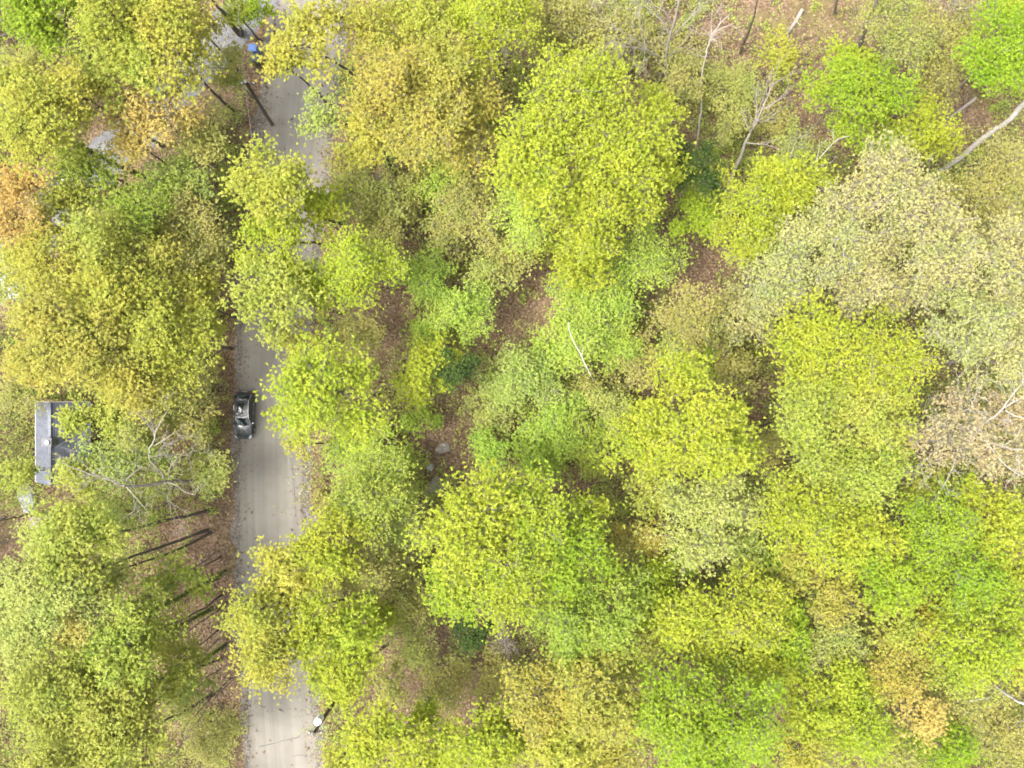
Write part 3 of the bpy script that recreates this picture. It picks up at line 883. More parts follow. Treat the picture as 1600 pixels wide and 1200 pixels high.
def add_tree(px, py, r, kind, h, dens, label, base=None, ivy=False, bark=None, seed=0):
    rng = np.random.default_rng(1000 + seed)
    typ, bk = KT.get(kind, ('broad', 'grey'))
    bk = bark or bk
    if typ == 'broad' and (seed * 7 + 3) % 5 < 2:
        typ = 'broad_fine'
    shrub = h < 5.5
    hc = h * (0.62 if shrub else 0.8)
    C = W(px, py, hc)
    R = 1.2 * r * (CAM_H - hc) / FPX
    B = W(*base) if base is not None else C * np.array([1, 1, 0]) + np.append(rng.normal(0, 0.05 * h, 2), 0)
    B[2] = gz(B[None])[0] - 0.05
    root = empty(NAME.get(kind, 'shrub' if shrub else 'broadleaf_tree'), tuple(B))
    tag(root, label, 'shrub' if shrub else 'tree', 'shrubs in the clearings' if shrub else 'leafing trees of the wood')
    c = C - B
    r0 = (0.03 + 0.0078 * h) if not shrub else 0.03 + 0.006 * h
    zdep = min(R * 0.69, h * 0.34)
    fork = c - np.array([0, 0, zdep * 0.95]); top = c + np.array([0, 0, zdep * 0.45])
    bow = rng.normal(0, 0.013 * h, 2)
    tp = []
    for t in np.linspace(0, 1, 9):
        p = fork * t; p[:2] = fork[:2] * t ** 1.06 + bow * math.sin(math.pi * t) + rng.normal(0, 0.0025 * h, 2) * (0 < t < 1); tp.append(p)
    for t in np.linspace(0.25, 1, 4):
        tp.append(fork * (1 - t) + top * t + np.append(rng.normal(0, 0.05 * R, 2), 0) * (t < 1))
    tr = [r0 * (1.3 if i == 0 else 1) * (1 - 0.86 * (i / (len(tp) - 1)) ** 1.1) for i in range(len(tp))]
    MB().tube([tuple(p) for p in tp], tr, 7, cap=False).build('trunk', BARK[bk], root, smooth=True)
    cm, bm, Rb = crown_class(typ, R, dens, seed)
    sc = R / Rb; sz = zdep / (0.66 * Rb)
    rz = rng.uniform(0, 6.28)
    shared('branches', bm, BARK[bk], root, tuple(c), rz, (sc, sc, sz))
    shared('crown', cm, LEAF[kind], root, tuple(c), rz, (sc, sc, sz))
    if ivy:
        ni = int(190 * h / 10)
        t = rng.random(ni) ** 0.9; seg = np.clip((t * 8).astype(int), 0, 7); fr = (t * 8 - seg)[:, None]
        tpa = np.array(tp)
        pp = tpa[seg] * (1 - fr) + tpa[seg + 1] * fr
        a = rng.uniform(0, 6.28, ni); rad = r0 * rng.uniform(0.7, 1.9, ni)
        pp = pp + np.stack([np.cos(a) * rad, np.sin(a) * rad, np.zeros(ni)], axis=1)
        lv, ll = leaf_tris(rng, pp, 4, 0.12)
        tag(link('ivy', mesh_np('ivy', lv, 3, ll), LEAF['ivy'], root), kind='stuff')
    return root


def add_bare(base, tip, h, label, bark='pale', seed=0, spread=0.6, levels=5, r0=None, name='bare_tree', cat='tree', split=0.35, buds=None, bleaf='tan', nchild=3, group='bare trees'):
    """leafless tree grown by recursive forking from base px to tip px at height h"""
    rng = random.Random(500 + seed)
    B = W(*base); B[2] = gz(B[None])[0] - 0.05
    T = W(*tip, h)
    root = empty(name, tuple(B)); tag(root, label, cat, group)
    ax = Vector(T - B); H = ax.length
    r0 = r0 or (0.06 + 0.012 * h)
    segs = []; tips = []
    mt = MB()
    n = 9; pts = []; ws = Vector((rng.uniform(-1, 1), rng.uniform(-1, 1), 0)) * 0.014 * H
    for i in range(n + 1):
        t = i / n
        pts.append(ax * t + ws * math.sin(math.pi * t * 1.5) + Vector((rng.gauss(0, 1), rng.gauss(0, 1), 0)) * 0.004 * H * (0 < i < n))
    rad = [r0 * (1.2 if i == 0 else 1) * (1 - 0.9 * (i / n)) for i in range(n + 1)]
    mt.tube([tuple(p) for p in pts], rad, 8, cap=False)

    def grow(p, d, ln, r, lv):
        q = p
        kseg = 3
        for i in range(kseg):
            d = (d + Vector((rng.gauss(0, 1), rng.gauss(0, 1), rng.gauss(0, 0.7))) * 0.16 + Vector((0, 0, 0.07))).normalized()
            q2 = q + d * (ln / kseg)
            ra = r * (1 - 0.55 * i / kseg); rb = r * (1 - 0.55 * (i + 1) / kseg)
            segs.append((q, q2, ra, rb)); q = q2
            if lv > 0 and rng.random() < 0.75:
                a = rng.uniform(0, 6.28)
                s = d.orthogonal().normalized(); s.rotate(Matrix.Rotation(a, 3, d))
                grow(q, (d + s * spread * rng.uniform(0.8, 1.7)).normalized(), ln * rng.uniform(0.45, 0.7), rb * 0.6, lv - 1)
        if lv > 0:
            for _ in range(2):
                a = rng.uniform(0, 6.28)
                s = d.orthogonal().normalized(); s.rotate(Matrix.Rotation(a, 3, d))
                grow(q, (d + s * spread * rng.uniform(0.5, 1)).normalized(), ln * rng.uniform(0.5, 0.75), r * 0.42, lv - 1)
        else:
            tips.append(q)
    for i in range(2, n + 1):
        t = i / n
        if t < split: continue
        for _ in range(nchild if t > 0.5 else 1):
            a = rng.uniform(0, 6.28); d = (pts[i] - pts[i - 1]).normalized()
            s = d.orthogonal().normalized(); s.rotate(Matrix.Rotation(a, 3, d))
            grow(pts[i], (d + s * spread * rng.uniform(1.0, 2.0)).normalized(), H * rng.uniform(0.13, 0.24) * (1.25 - 0.5 * t), rad[i] * 0.55 + 0.012, levels - 3)
    mt.build('trunk', BARK[bark], root, smooth=True)
    if segs:
        v, l = tubes_np([tuple(s[0]) for s in segs], [tuple(s[1]) for s in segs], [max(s[2], 0.011) for s in segs], [max(s[3], 0.008) for s in segs], 4)
        tag(link('branches', mesh_np('branches', v, 4, l), BARK[bark], root, smooth=True), kind='stuff')
    if buds and tips:
        rg = np.random.default_rng(seed)
        c = np.array([tuple(t) for t in tips]); c = np.repeat(c, buds, axis=0) + rg.normal(0, 0.22, (len(c) * buds, 3))
        lv, ll = leaf_tris(rg, c, 3, 0.13)
        tag(link('buds', mesh_np('buds', lv, 3, ll), LEAF[bleaf], root), kind='stuff')
    return root


TREES = [
    # ---- top left, left of the road
    (85, 28, 72, 'vivid', 17, 0.9, 'fresh green tree at the top edge left of the yellow trees', (215, 135)),
    (182, 30, 70, 'yel', 18, 1.0, 'bright yellow tree at the top edge next to the fresh green one', (300, 130)),
    (268, 70, 78, 'yel', 17, 0.95, 'golden yellow tree beside the grey driveway near the top', (368, 175)),
    (205, 115, 62, 'yg', 16, 0.8, 'yellow-green tree below the golden ones at upper left', (330, 215)),
    (130, 150, 58, 'yel', 17, 0.95, 'deep yellow tree between the bare grey trunk and the gold trees', (255, 230)),
    (52, 190, 78, 'yel', 18, 0.85, 'pale yellow tree at the left edge below the bare trunk', (285, 302), True),
    (245, 180, 58, 'peach', 14, 0.75, 'peach coloured tree in the upper left above the ivy trunk', (345, 262)),
    (212, 222, 42, 'peach', 13, 0.75, 'small apricot tree directly above the ivy trunk', (318, 290)),
    (318, 215, 45, 'olive', 11, 0.7, 'thin olive tree left of the road beside the plain utility pole', (375, 262)),
    (290, 290, 55, 'soft', 9, 0.7, 'thin soft green tree below the ivy trunk near the road', None),
    (150, 285, 55, 'yg', 12, 0.55, 'sparse yellow-green tree over the gravel driveway', (262, 340)),
    (16, 335, 55, 'orange', 16, 0.55, 'orange tree at the left edge over the driveway', (235, 398), True),
    (36, 283, 38, 'orange', 15, 0.7, 'small orange crown just above the larger orange tree', (190, 362)),
    (110, 322, 48, 'yg', 12, 0.8, 'lime-yellow tree right of the orange tree', (255, 375)),
    (222, 330, 66, 'green', 11, 0.7, 'loose green tree between the driveway and the road', (315, 380)),
    (300, 345, 62, 'olive', 9, 0.7, 'thin olive tree right of the loose green tree by the road', None),
    (165, 388, 60, 'yg', 15, 0.75, 'yellow-green tree under the orange tree towards the road', (330, 432)),
    (318, 415, 52, 'olive', 10, 0.75, 'thin brownish olive tree near the road bend on the left', None),
    (250, 425, 60, 'gold', 12, 0.8, 'mustard gold tree left of the road above the yellow grove', (335, 452)),
    (90, 425, 62, 'yel', 15, 0.85, 'yellow tree right of the white shed near the left edge', (248, 460)),
    (182, 462, 70, 'yel', 16, 0.9, 'olive-yellow tree in the middle of the left grove', (345, 497)),
    (22, 445, 40, 'soft', 9, 0.6, 'pale green tree beside the white shed at the left edge', None),
    (92, 525, 74, 'gold', 17, 1.0, 'large golden tree lowest on the left of the yellow grove', (290, 545)),
    (178, 545, 78, 'gold', 17, 1.0, 'large golden tree in the bottom middle of the yellow grove', (335, 560)),
    (268, 525, 72, 'yel', 15, 0.9, 'pale yellow tree of the grove nearest the road', (362, 545)),
    (318, 478, 50, 'yel', 12, 0.7, 'small yellow tree beside the road above the pale yellow tree', None),
    (222, 598, 62, 'yel', 15, 0.85, 'yellow tree above the dead bare tree', (335, 612)),
    (52, 572, 46, 'gold', 14, 0.7, 'small golden tree at the left edge above the house', None),
    (152, 652, 46, 'yg', 11, 0.9, 'yellow tree hanging over the right slope of the house roof', (225, 645)),
    (230, 665, 52, 'olive', 9, 0.65, 'thin olive tree between the house and the parked car', None),
    (300, 655, 45, 'olive', 7, 0.5, 'sparse olive sapling left of the parked car', None),
    (335, 740, 36, 'soft', 6.5, 0.85, 'small soft green tree at the road edge below the car', None),
    (185, 720, 62, 'soft', 10, 0.55, 'thin pale green tree behind the dead white branches', None),
    (128, 742, 44, 'yg', 11, 0.7, 'sparse yellowish tree over the lower end of the house roof', (205, 712)),
    (30, 742, 30, 'yg', 9, 0.6, 'small yellow-green tree at the lower left corner of the house', None),
    (125, 850, 72, 'yg', 16, 1.0, 'pale green-yellow tree below the house', (330, 797), False, 'dark'),
    (90, 915, 75, 'soft', 17, 1.1, 'misty pale green tree at the left side of the lower grove', (325, 828), False, 'dark'),
    (155, 905, 55, 'soft', 14, 0.8, 'soft green tree right of the misty pale one', (330, 832)),
    (122, 985, 36, 'peach', 16, 0.8, 'small peach crown in the lower left grove', (268, 940)),
    (222, 965, 55, 'yg', 14, 0.7, 'olive-yellow tree on ivy trunk in the lower left grove', (352, 892), True),
    (178, 1025, 60, 'yg', 16, 0.9, 'yellow-green tree in the centre of the lower left grove', (332, 950), True),
    (82, 1065, 66, 'yg', 17, 1.0, 'yellow tree at the left end of the lower left grove', (275, 985)),
    (155, 1100, 75, 'yg', 16, 0.95, 'broad yellow-lime tree in the lower left grove', (352, 1008), True),
    (232, 1085, 55, 'yg', 13, 0.7, 'loose yellow-green tree near the road in the lower left grove', (345, 1030)),
    (100, 1170, 70, 'yg', 17, 1.0, 'yellow tree at the bottom left edge', (270, 1080)),
    (205, 1165, 75, 'yg', 16, 0.9, 'bright yellow tree at the bottom edge left of the road', (330, 1085)),
    (300, 30, 40, 'yel', 13, 0.7, 'small yellow tree over the bend of the driveway at the top', (372, 110)),
    (355, 110, 36, 'olive', 8, 0.7, 'brown-green sapling between the driveway and the bins', None),
    (120, 245, 40, 'yg', 12, 0.6, 'sparse yellow-green tree above the white bucket', (225, 300)),
    (65, 345, 46, 'peach', 11, 0.65, 'sparse peach tree right of the orange tree', (160, 385)),
    (35, 395, 42, 'yg', 11, 0.7, 'yellow-green tree just above the white shed', (140, 420)),
    (60, 120, 50, 'olive', 10, 0.7, 'olive tree behind the bare brown trunk at upper left', (150, 180)),
    (12, 130, 46, 'olive', 9, 0.7, 'dull tree at the left edge under the bare brown trunk', None),
    (75, 850, 40, 'soft', 12, 0.8, 'pale green tree left of the lower grove beside the boulders', (160, 800)),
    (200, 800, 46, 'soft', 9, 0.6, 'thin grey-green tree under the dead white branches', None),
    (60, 985, 55, 'soft', 16, 0.95, 'misty green tree left of the peach crown', (240, 930)),
    (20, 1000, 40, 'olive', 7, 0.6, 'dull sapling at the left edge of the lower grove', None),
    (300, 1075, 36, 'soft', 7, 0.6, 'thin green sapling at the left road edge near the bottom', None),
    (330, 1150, 46, 'olive', 7, 0.6, 'brown twiggy sapling at the bottom edge left of the road', None),
    (250, 730, 46, 'soft', 8, 0.55, 'thin green sapling under the crooked dead branches', None),
    (285, 610, 46, 'olive', 8, 0.6, 'thin olive tree left of the car below the yellow grove', None),
    (40, 620, 40, 'olive', 6, 0.55, 'brown-green sapling left of the house', None),
    (285, 895, 46, 'yg', 8, 0.5, 'thin yellow-green veil tree above the ivy trunks left of the road', None),
    (275, 985, 46, 'yg', 8, 0.55, 'thin yellow-green tree hanging among the ivy trunks', None),
    (300, 1040, 40, 'yg', 7, 0.5, 'thin yellow-green sapling below the ivy trunks near the road', None),
    (398, 22, 26, 'vivid', 4, 0.9, 'bright green shrub between the driveway and the road at the top edge', None),
    (365, 12, 30, 'yg', 9, 0.6, 'small yellow-green tree over the driveway mouth at the top edge', (405, 62)),
    # ---- road edge
    (484, 60, 62, 'yel', 16, 0.62, 'pale yellow tree spreading over the road at the top', (568, 132), False, 'dark'),
    (448, 100, 30, 'yel', 14, 0.6, 'yellow branchy tree over the road beside the blue bin', (520, 172)),
    (505, 180, 42, 'soft', 13, 0.42, 'very thin green tree over the road with bare lower branches', (560, 200), False, 'dark'),
    (432, 298, 68, 'yel', 16, 1.0, 'yellow tree over the road at the bend', (535, 350), False, 'dark'),
    (428, 375, 56, 'lime', 15, 0.85, 'lime tree overhanging the road just below the bend', (520, 388)),
    (500, 335, 48, 'lime', 12, 0.7, 'olive-lime tree right of the road bend', None),
    (420, 465, 66, 'yg', 15, 0.72, 'pale yellow tree covering the road above the car', (535, 490), False, 'dark'),
    (565, 418, 62, 'lime', 14, 1.0, 'compact bright lime tree right of the road', (612, 450)),
    (490, 445, 45, 'lime', 11, 0.7, 'small lime tree between the road and the compact lime tree', None),
    (470, 525, 42, 'yel', 11, 0.45, 'sparse yellow tree with bare twigs above the car', (548, 540), False, 'dark'),
    (522, 612, 82, 'lime', 15, 1.08, 'bright lime tree at the road edge opposite the car', (592, 615)),
    (470, 650, 42, 'lime', 12, 0.8, 'lime branches reaching over the road right of the car', (545, 645)),
    (470, 695, 28, 'yel', 9, 0.5, 'small yellowish tree at the road edge below the bright lime tree', None),
    (570, 700, 58, 'fresh', 5, 0.8, 'low bright green shrub below the roadside lime tree', None),
    (585, 775, 72, 'yg', 11, 0.95, 'pale green tree right of the open road', (640, 760)),
    (520, 850, 62, 'lime', 13, 0.95, 'lime tree where the road disappears under leaves', (610, 812)),
    (455, 890, 58, 'yel', 14, 0.95, 'bright yellow tree over the road below the open stretch', (562, 850)),
    (405, 955, 54, 'yel', 15, 1.0, 'yellow tree reaching furthest left over the lower road', (540, 900), False, 'dark'),
    (480, 960, 62, 'lime', 14, 0.75, 'yellow-lime tree over the middle of the lower road', (585, 925), False, 'dark'),
    (420, 1025, 55, 'yel', 15, 1.0, 'yellow tree over the road above the bottom open stretch', (555, 950)),
    (545, 985, 58, 'lime', 13, 0.95, 'lime tree right of the lower road', (610, 940)),
    (540, 1050, 50, 'lime', 13, 1.0, 'bright lime tree just above the white transformer', (600, 1010)),
    (580, 890, 50, 'olive', 9, 0.7, 'olive green tree right of the yellow road trees', None),
    (602, 1140, 70, 'lime', 14, 1.08, 'bright lime tree at the bottom edge right of the transformer', (620, 1080)),
    (668, 1120, 30, 'lime', 12, 0.85, 'lime tree at the bottom beside the narrow brown clearing', (668, 1080), True),
    (532, 1192, 30, 'yel', 12, 0.8, 'yellow crown cut by the bottom edge right of the road', (560, 1130)),
    (610, 1065, 34, 'olive', 6, 0.6, 'small olive tree above the narrow brown clearing', None),
    # ---- top middle
    (585, 45, 58, 'yel', 14, 0.75, 'yellow tree at the top edge right of the road', (640, 110)),
    (660, 45, 58, 'yel', 13, 0.75, 'yellow-green tree at the top edge left of the lime corner', (690, 100)),
    (620, 150, 70, 'gold', 15, 0.95, 'broad mustard tree in the upper middle nearest the road', (668, 220)),
    (700, 130, 66, 'gold', 14, 0.9, 'mustard tree below the lime tree at the top', (730, 190)),
    (590, 215, 55, 'yel', 12, 0.8, 'yellow-green tree at the lower left of the mustard trees', None),
    (680, 215, 72, 'gold', 15, 0.95, 'mustard tree left of the biggest lime tree', (715, 280)),
    (745, 190, 50, 'gold', 12, 0.8, 'brownish gold tree touching the biggest lime tree', None),
    (775, 38, 62, 'lime', 15, 0.95, 'bright lime tree at the top edge above the boulders', (785, 110)),
    (725, 25, 36, 'lime', 13, 0.85, 'small lime tree left of its larger neighbour at the top edge', None),
    (865, 45, 62, 'olive', 9, 0.85, 'twiggy olive tree at the top right of the boulders', None),
    (930, 60, 55, 'olive', 8, 0.6, 'twiggy brown-green tree above the biggest lime tree', None),
    (870, 95, 45, 'olive', 6, 0.7, 'low olive tree between the boulders and the biggest lime tree', None),
    (560, 300, 52, 'olive', 8, 0.7, 'dull olive tree right of the yellow tree at the bend', None),
    (610, 330, 45, 'olive', 6, 0.6, 'brown twiggy tree above the compact lime tree', None),
    (690, 285, 44, 'fresh', 6.5, 0.9, 'fresh green small tree below the mustard trees', None),
    (740, 335, 58, 'olive', 8, 0.75, 'hazy olive tree left of the biggest lime tree', None),
    (650, 300, 34, 'olive', 6, 0.6, 'brown sapling left of the fresh green small tree', None),
    # ---- centre
    (905, 165, 100, 'lime', 19, 1.05, 'biggest lime tree, upper crown in the top middle', (880, 245)),
    (970, 235, 82, 'lime', 18, 1.0, 'lime tree forming the right side of the biggest crown', (945, 290)),
    (860, 265, 88, 'lime', 18, 1.0, 'lime tree forming the lower left of the biggest crown', (852, 310)),
    (935, 330, 72, 'lime', 16, 0.9, 'lime tree forming the bottom of the biggest crown', (920, 360)),
    (820, 340, 55, 'fresh', 13, 0.75, 'greener tree at the lower left rim of the biggest crown', None),
    (1030, 175, 40, 'lime', 15, 0.6, 'thin lime tree at the right rim of the biggest crown', None),
    (1035, 280, 42, 'lime', 14, 0.8, 'small lime tree between the biggest crown and the evergreen', None),
    (905, 405, 60, 'lime', 10, 0.8, 'yellow-green tree below the biggest crown', None),
    (1000, 400, 58, 'fresh', 8, 0.75, 'soft green tree above the brown clearing in the middle', None),
    (670, 440, 46, 'fresh', 6, 1.1, 'vivid green small tree right of the compact lime tree', None),
    (722, 490, 50, 'fresh', 6.5, 0.95, 'soft green small tree right of the vivid green one', None),
    (765, 430, 40, 'soft', 6, 0.8, 'pale green small tree in the middle of the olive thicket', None),
    (800, 400, 45, 'olive', 6, 0.7, 'brownish sapling below the greener rim of the biggest crown', None),
    (665, 525, 36, 'green', 5, 0.9, 'deep green shrub below the vivid green small tree', None),
    (655, 595, 42, 'lime', 9, 0.9, 'small yellow-green tree left of the dark evergreen in the middle', None),
    (690, 555, 36, 'lime', 8, 0.8, 'small lime tree touching the dark evergreen in the middle', None),
    (716, 580, 34, 'dark', 10.5, 1.3, 'dark evergreen beside the brown path left of centre', None),
    (930, 470, 62, 'fresh', 7.5, 1.0, 'soft bright green tree above the thin white stem', None, False, None, 'green'),
    (905, 525, 60, 'fresh', 7, 0.95, 'soft green tree around the thin white stem', None),
    (960, 525, 46, 'fresh', 6, 0.85, 'soft green small tree right of the thin white stem', None),
    (815, 595, 58, 'soft', 6.5, 0.85, 'grey-green small tree at the centre of the picture', None),
    (770, 630, 40, 'soft', 5, 0.8, 'grey-green shrub left of centre beside the evergreen', None),
    (870, 660, 50, 'fresh', 6, 0.9, 'grey-green small tree below the centre', None),
    (920, 690, 45, 'green', 6.5, 0.9, 'darker green small tree left of the big lime tree right of centre', None),
    (845, 705, 46, 'green', 5.2, 0.9, 'dark green shrub above the big lower lime tree', None),
    (765, 700, 34, 'fresh', 5, 0.95, 'bright green shrub above the left of the big lower lime tree', None),
    (930, 615, 46, 'olive', 5.3, 0.7, 'olive shrub right of the centre', None),
    (1000, 560, 50, 'olive', 6, 0.7, 'brownish olive small tree above the lime tree right of centre', None),
    (1080, 500, 58, 'olive', 9, 0.75, 'olive tree below the brown clearing in the middle', None),
    (1095, 560, 34, 'vivid', 8, 0.9, 'small fresh green tree above the lime tree right of centre', None),
    (620, 735, 46, 'fresh', 5.4, 0.8, 'soft green shrub left of the rock slab', None),
    (660, 655, 28, 'green', 4.5, 0.8, 'small green shrub below the yellow-green tree by the evergreen', None),
    # ---- right of centre
    (1065, 650, 82, 'lime', 17, 1.12, 'dense bright lime tree right of the centre', (1040, 645)),
    (1000, 690, 58, 'lime', 15, 0.95, 'lime tree at the left of the dense bright lime tree', (980, 685)),
    (1125, 690, 62, 'lime', 16, 1.05, 'lime tree at the lower right of the dense bright lime tree', (1100, 680)),
    (1010, 770, 46, 'yg', 10, 0.75, 'yellowish tree below the dense bright lime tree', None),
    (1010, 840, 46, 'gold', 8, 0.75, 'orange-brown tree between the big lower lime tree and the grey-green tree', None),
    (1105, 800, 82, 'soft', 13, 1.05, 'large grey-green tree below the dense lime tree', (1075, 780)),
    (1150, 860, 45, 'soft', 10, 0.9, 'small grey-green tree at the lower right of the larger one', None),
    (1060, 870, 36, 'vivid', 8, 0.9, 'small vivid green tree below the large grey-green tree', None),
    # ---- top right
    (1165, 345, 62, 'lime', 14, 1.05, 'bright lime tree below the dark evergreen', (1130, 380)),
    (1230, 290, 56, 'lime', 14, 1.05, 'bright lime tree with dead white branches beside it', (1190, 330)),
    (1090, 335, 40, 'vivid', 10, 0.9, 'small green tree just below the dark evergreen', None),
    (1085, 265, 44, 'dark', 13.5, 1.3, 'dark evergreen beside the leaning bare trunk at the top', None),
    (1310, 160, 62, 'vivid', 12, 0.95, 'fresh green tree at the lower edge of the brown litter slope', (1255, 210)),
    (1380, 150, 46, 'vivid', 11, 0.8, 'fresh green tree right of its twin below the litter slope', (1330, 200)),
    (1330, 105, 46, 'lime', 9, 0.6, 'thin lime tree beside the thick dark trunk at top right', None),
    (1400, 60, 70, 'olive', 11, 0.6, 'hazy olive tree at the top edge right of the thick trunk', None),
    (1470, 75, 60, 'olive', 10, 0.6, 'hazy olive tree left of the lime corner tree', None),
    (1210, 95, 38, 'yel', 5.2, 0.6, 'low yellowish shrub on the brown litter slope', None),
    (1150, 140, 48, 'olive', 5.4, 0.6, 'low olive shrub beside the white bare tree', None),
    (1200, 190, 36, 'olive', 5, 0.5, 'brown twiggy shrub below the yellowish litter shrub', None),
    (1560, 85, 66, 'vivid', 17, 1.1, 'dense lime tree in the top right corner', (1445, 190)),
    (1585, 15, 40, 'lime', 16, 0.9, 'lime crown cut by the top right corner', (1460, 110)),
    (1435, 215, 52, 'lime', 9, 0.8, 'yellow-lime tree left of the long leaning trunk', None),
    (1380, 215, 42, 'lime', 8, 0.75, 'small yellow-green tree above the pale cream trees', None),
    (1545, 305, 85, 'olive', 10, 1.0, 'wide dull olive tree at the right edge below the leaning trunk', None),
    # ---- pale cream trees
    (1375, 325, 85, 'pale', 17, 1.05, 'pale cream tree highest of the cream group on the right', (1290, 360)),
    (1290, 375, 72, 'pale', 16, 1.05, 'pale cream tree at the left of the cream group', (1220, 400)),
    (1210, 435, 66, 'pale', 15, 0.95, 'pale cream tree lowest on the left of the cream group', (1150, 450)),
    (1450, 400, 82, 'pale', 17, 1.05, 'pale cream tree in the middle of the cream group', (1355, 430)),
    (1345, 440, 68, 'pale', 15, 1.0, 'pale cream tree above the broad lime crown', (1270, 455)),
    (1555, 410, 78, 'pale', 17, 1.0, 'pale cream tree at the right edge of the cream group', (1440, 440)),
    (1505, 500, 74, 'pale', 16, 1.05, 'pale cream tree in the lower right of the cream group', (1405, 520)),
    (1565, 560, 66, 'pale', 16, 1.0, 'pale cream tree at the right edge above the pinkish tree', (1450, 570)),
    (1160, 500, 46, 'pale', 9, 0.7, 'thin cream tree between the clearing and the cream group', None),
    (1480, 670, 66, 'tan', 15, 0.55, 'pinkish tan tree with bare grey limbs at the right', (1390, 660)),
    (1555, 700, 60, 'tan', 15, 0.55, 'pinkish tan tree at the right edge below the cream group', (1455, 690)),
    (1565, 640, 40, 'tan', 14, 0.6, 'small tan crown at the right edge beside the white forked limbs', (1470, 635)),
    # ---- right
    (1270, 545, 75, 'lime', 16, 1.0, 'broad lime crown below the cream group, left half', (1210, 550)),
    (1365, 560, 75, 'lime', 16, 1.0, 'broad lime crown below the cream group, right half', (1290, 570)),
    (1250, 640, 66, 'yg', 15, 1.0, 'yellow-green tree right of the dense bright lime tree', (1195, 635)),
    (1345, 650, 72, 'yg', 15, 1.0, 'yellow-green tree left of the pinkish tan trees', (1275, 645)),
    (1265, 725, 60, 'yg', 14, 0.95, 'yellow-green tree below its brighter yellow-green neighbour', None),
    (1350, 735, 66, 'yg', 14, 0.95, 'pale yellow-green tree below the pinkish tree group', (1285, 720)),
    (1255, 810, 68, 'lime', 15, 1.05, 'lime tree right of the large grey-green tree', (1205, 790)),
    (1340, 840, 58, 'lime', 15, 1.0, 'lime tree left of the dark hole in the canopy', (1280, 820)),
    (1395, 905, 58, 'vivid', 15, 1.1, 'vivid green tree below the dark hole in the canopy', (1320, 870)),
    (1460, 820, 62, 'vivid', 15, 1.0, 'fresh lime tree below the pinkish tan trees', (1380, 800)),
    (1545, 810, 60, 'lime', 15, 0.9, 'lime tree at the right edge below the tan trees', (1460, 790)),
    (1500, 900, 62, 'vivid', 15, 0.95, 'fresh green tree with gaps near the right edge', (1420, 870)),
    (1580, 890, 50, 'lime', 15, 0.95, 'lime tree cut by the right edge in the lower half', (1490, 860)),
    (1520, 985, 75, 'lime', 16, 1.05, 'yellow-lime tree at the lower right', (1430, 940)),
    (1590, 1010, 50, 'yel', 15, 0.95, 'yellow tree cut by the right edge near the bottom', (1500, 970)),
    (1235, 885, 46, 'gold', 11, 0.85, 'golden tree below the lime tree right of the grey-green tree', None),
    (1300, 925, 46, 'gold', 12, 0.85, 'golden tree left of the vivid green tree', None),
    (1440, 965, 46, 'yel', 10, 0.75, 'olive-yellow tree below the vivid green tree', None),
    # ---- big lower lime group
    (745, 825, 88, 'lime', 17, 1.1, 'big lower lime tree, left crown beside the rock slab', (752, 800)),
    (835, 810, 72, 'lime', 16, 1.0, 'big lower lime tree, upper right crown', (830, 790)),
    (720, 905, 64, 'vivid', 15, 1.05, 'greener lime crown at the lower left of the big lime group', (728, 880)),
    (800, 900, 76, 'lime', 17, 1.05, 'big lower lime tree, bottom crown', (798, 870)),
    (885, 870, 66, 'vivid', 15, 0.95, 'fresh green crown at the right of the big lower lime group', (880, 850)),
    (910, 800, 40, 'lime', 12, 0.75, 'small lime tree at the upper right of the big lime group', None),
    (880, 960, 66, 'green', 14, 1.0, 'green tree below the big lower lime group', (872, 930)),
    (955, 960, 66, 'green', 14, 1.0, 'green tree right of its twin below the big lime group', (935, 930)),
    (900, 1030, 55, 'green', 12, 0.95, 'small green tree above the golden tree at the bottom', None),
    (1010, 920, 50, 'lime', 11, 0.85, 'yellow-green tree below the orange-brown tree', None),
    (1075, 960, 66, 'lime', 13, 0.9, 'lime tree in the lower middle above the vivid bottom tree', (1050, 930)),
    (1160, 950, 66, 'lime', 13, 0.85, 'olive-lime tree left of the golden pair', (1125, 920)),
    (1225, 1000, 55, 'vivid', 11, 0.85, 'small green tree in the lower middle right of the olive-lime tree', None),
    (850, 1090, 60, 'gold', 14, 0.95, 'golden tree at the bottom middle, left crown', (845, 1050)),
    (935, 1085, 72, 'gold', 15, 1.0, 'golden tree at the bottom middle, right crown', (915, 1040)),
    (880, 1165, 60, 'yel', 14, 0.95, 'yellow tree cut by the bottom edge in the middle', (868, 1110)),
    (960, 1170, 48, 'gold', 13, 0.8, 'gold tree cut by the bottom edge beside the vivid tree', (940, 1120)),
    (1065, 1105, 78, 'vivid', 16, 1.15, 'vivid green tree at the bottom middle, left crown', (1030, 1040)),
    (1150, 1120, 72, 'vivid', 16, 1.1, 'vivid lime tree at the bottom middle, right crown', (1100, 1050)),
    (1100, 1180, 60, 'vivid', 15, 1.05, 'vivid green tree cut by the bottom edge', (1060, 1110)),
    (1180, 1050, 50, 'lime', 12, 0.85, 'lime tree above the vivid bottom pair', None),
    (1290, 985, 55, 'olive', 11, 0.9, 'olive tree below the golden pair', None),
    (1330, 1060, 55, 'lime', 11, 0.8, 'yellow-green tree left of the orange tree at lower right', None),
    (1395, 1045, 52, 'gold', 11, 0.85, 'orange-gold tree in the lower right, upper crown', None),
    (1430, 1115, 46, 'peach', 11, 0.8, 'orange tree in the lower right, lower crown', None),
    (1270, 1110, 58, 'lime', 12, 0.85, 'lime tree right of the vivid bottom pair', None),
    (1340, 1140, 55, 'lime', 12, 0.9, 'yellow-lime tree at the bottom left of the orange tree', None),
    (1250, 1175, 50, 'yel', 12, 0.8, 'yellowish tree cut by the bottom edge right of the vivid tree', None),
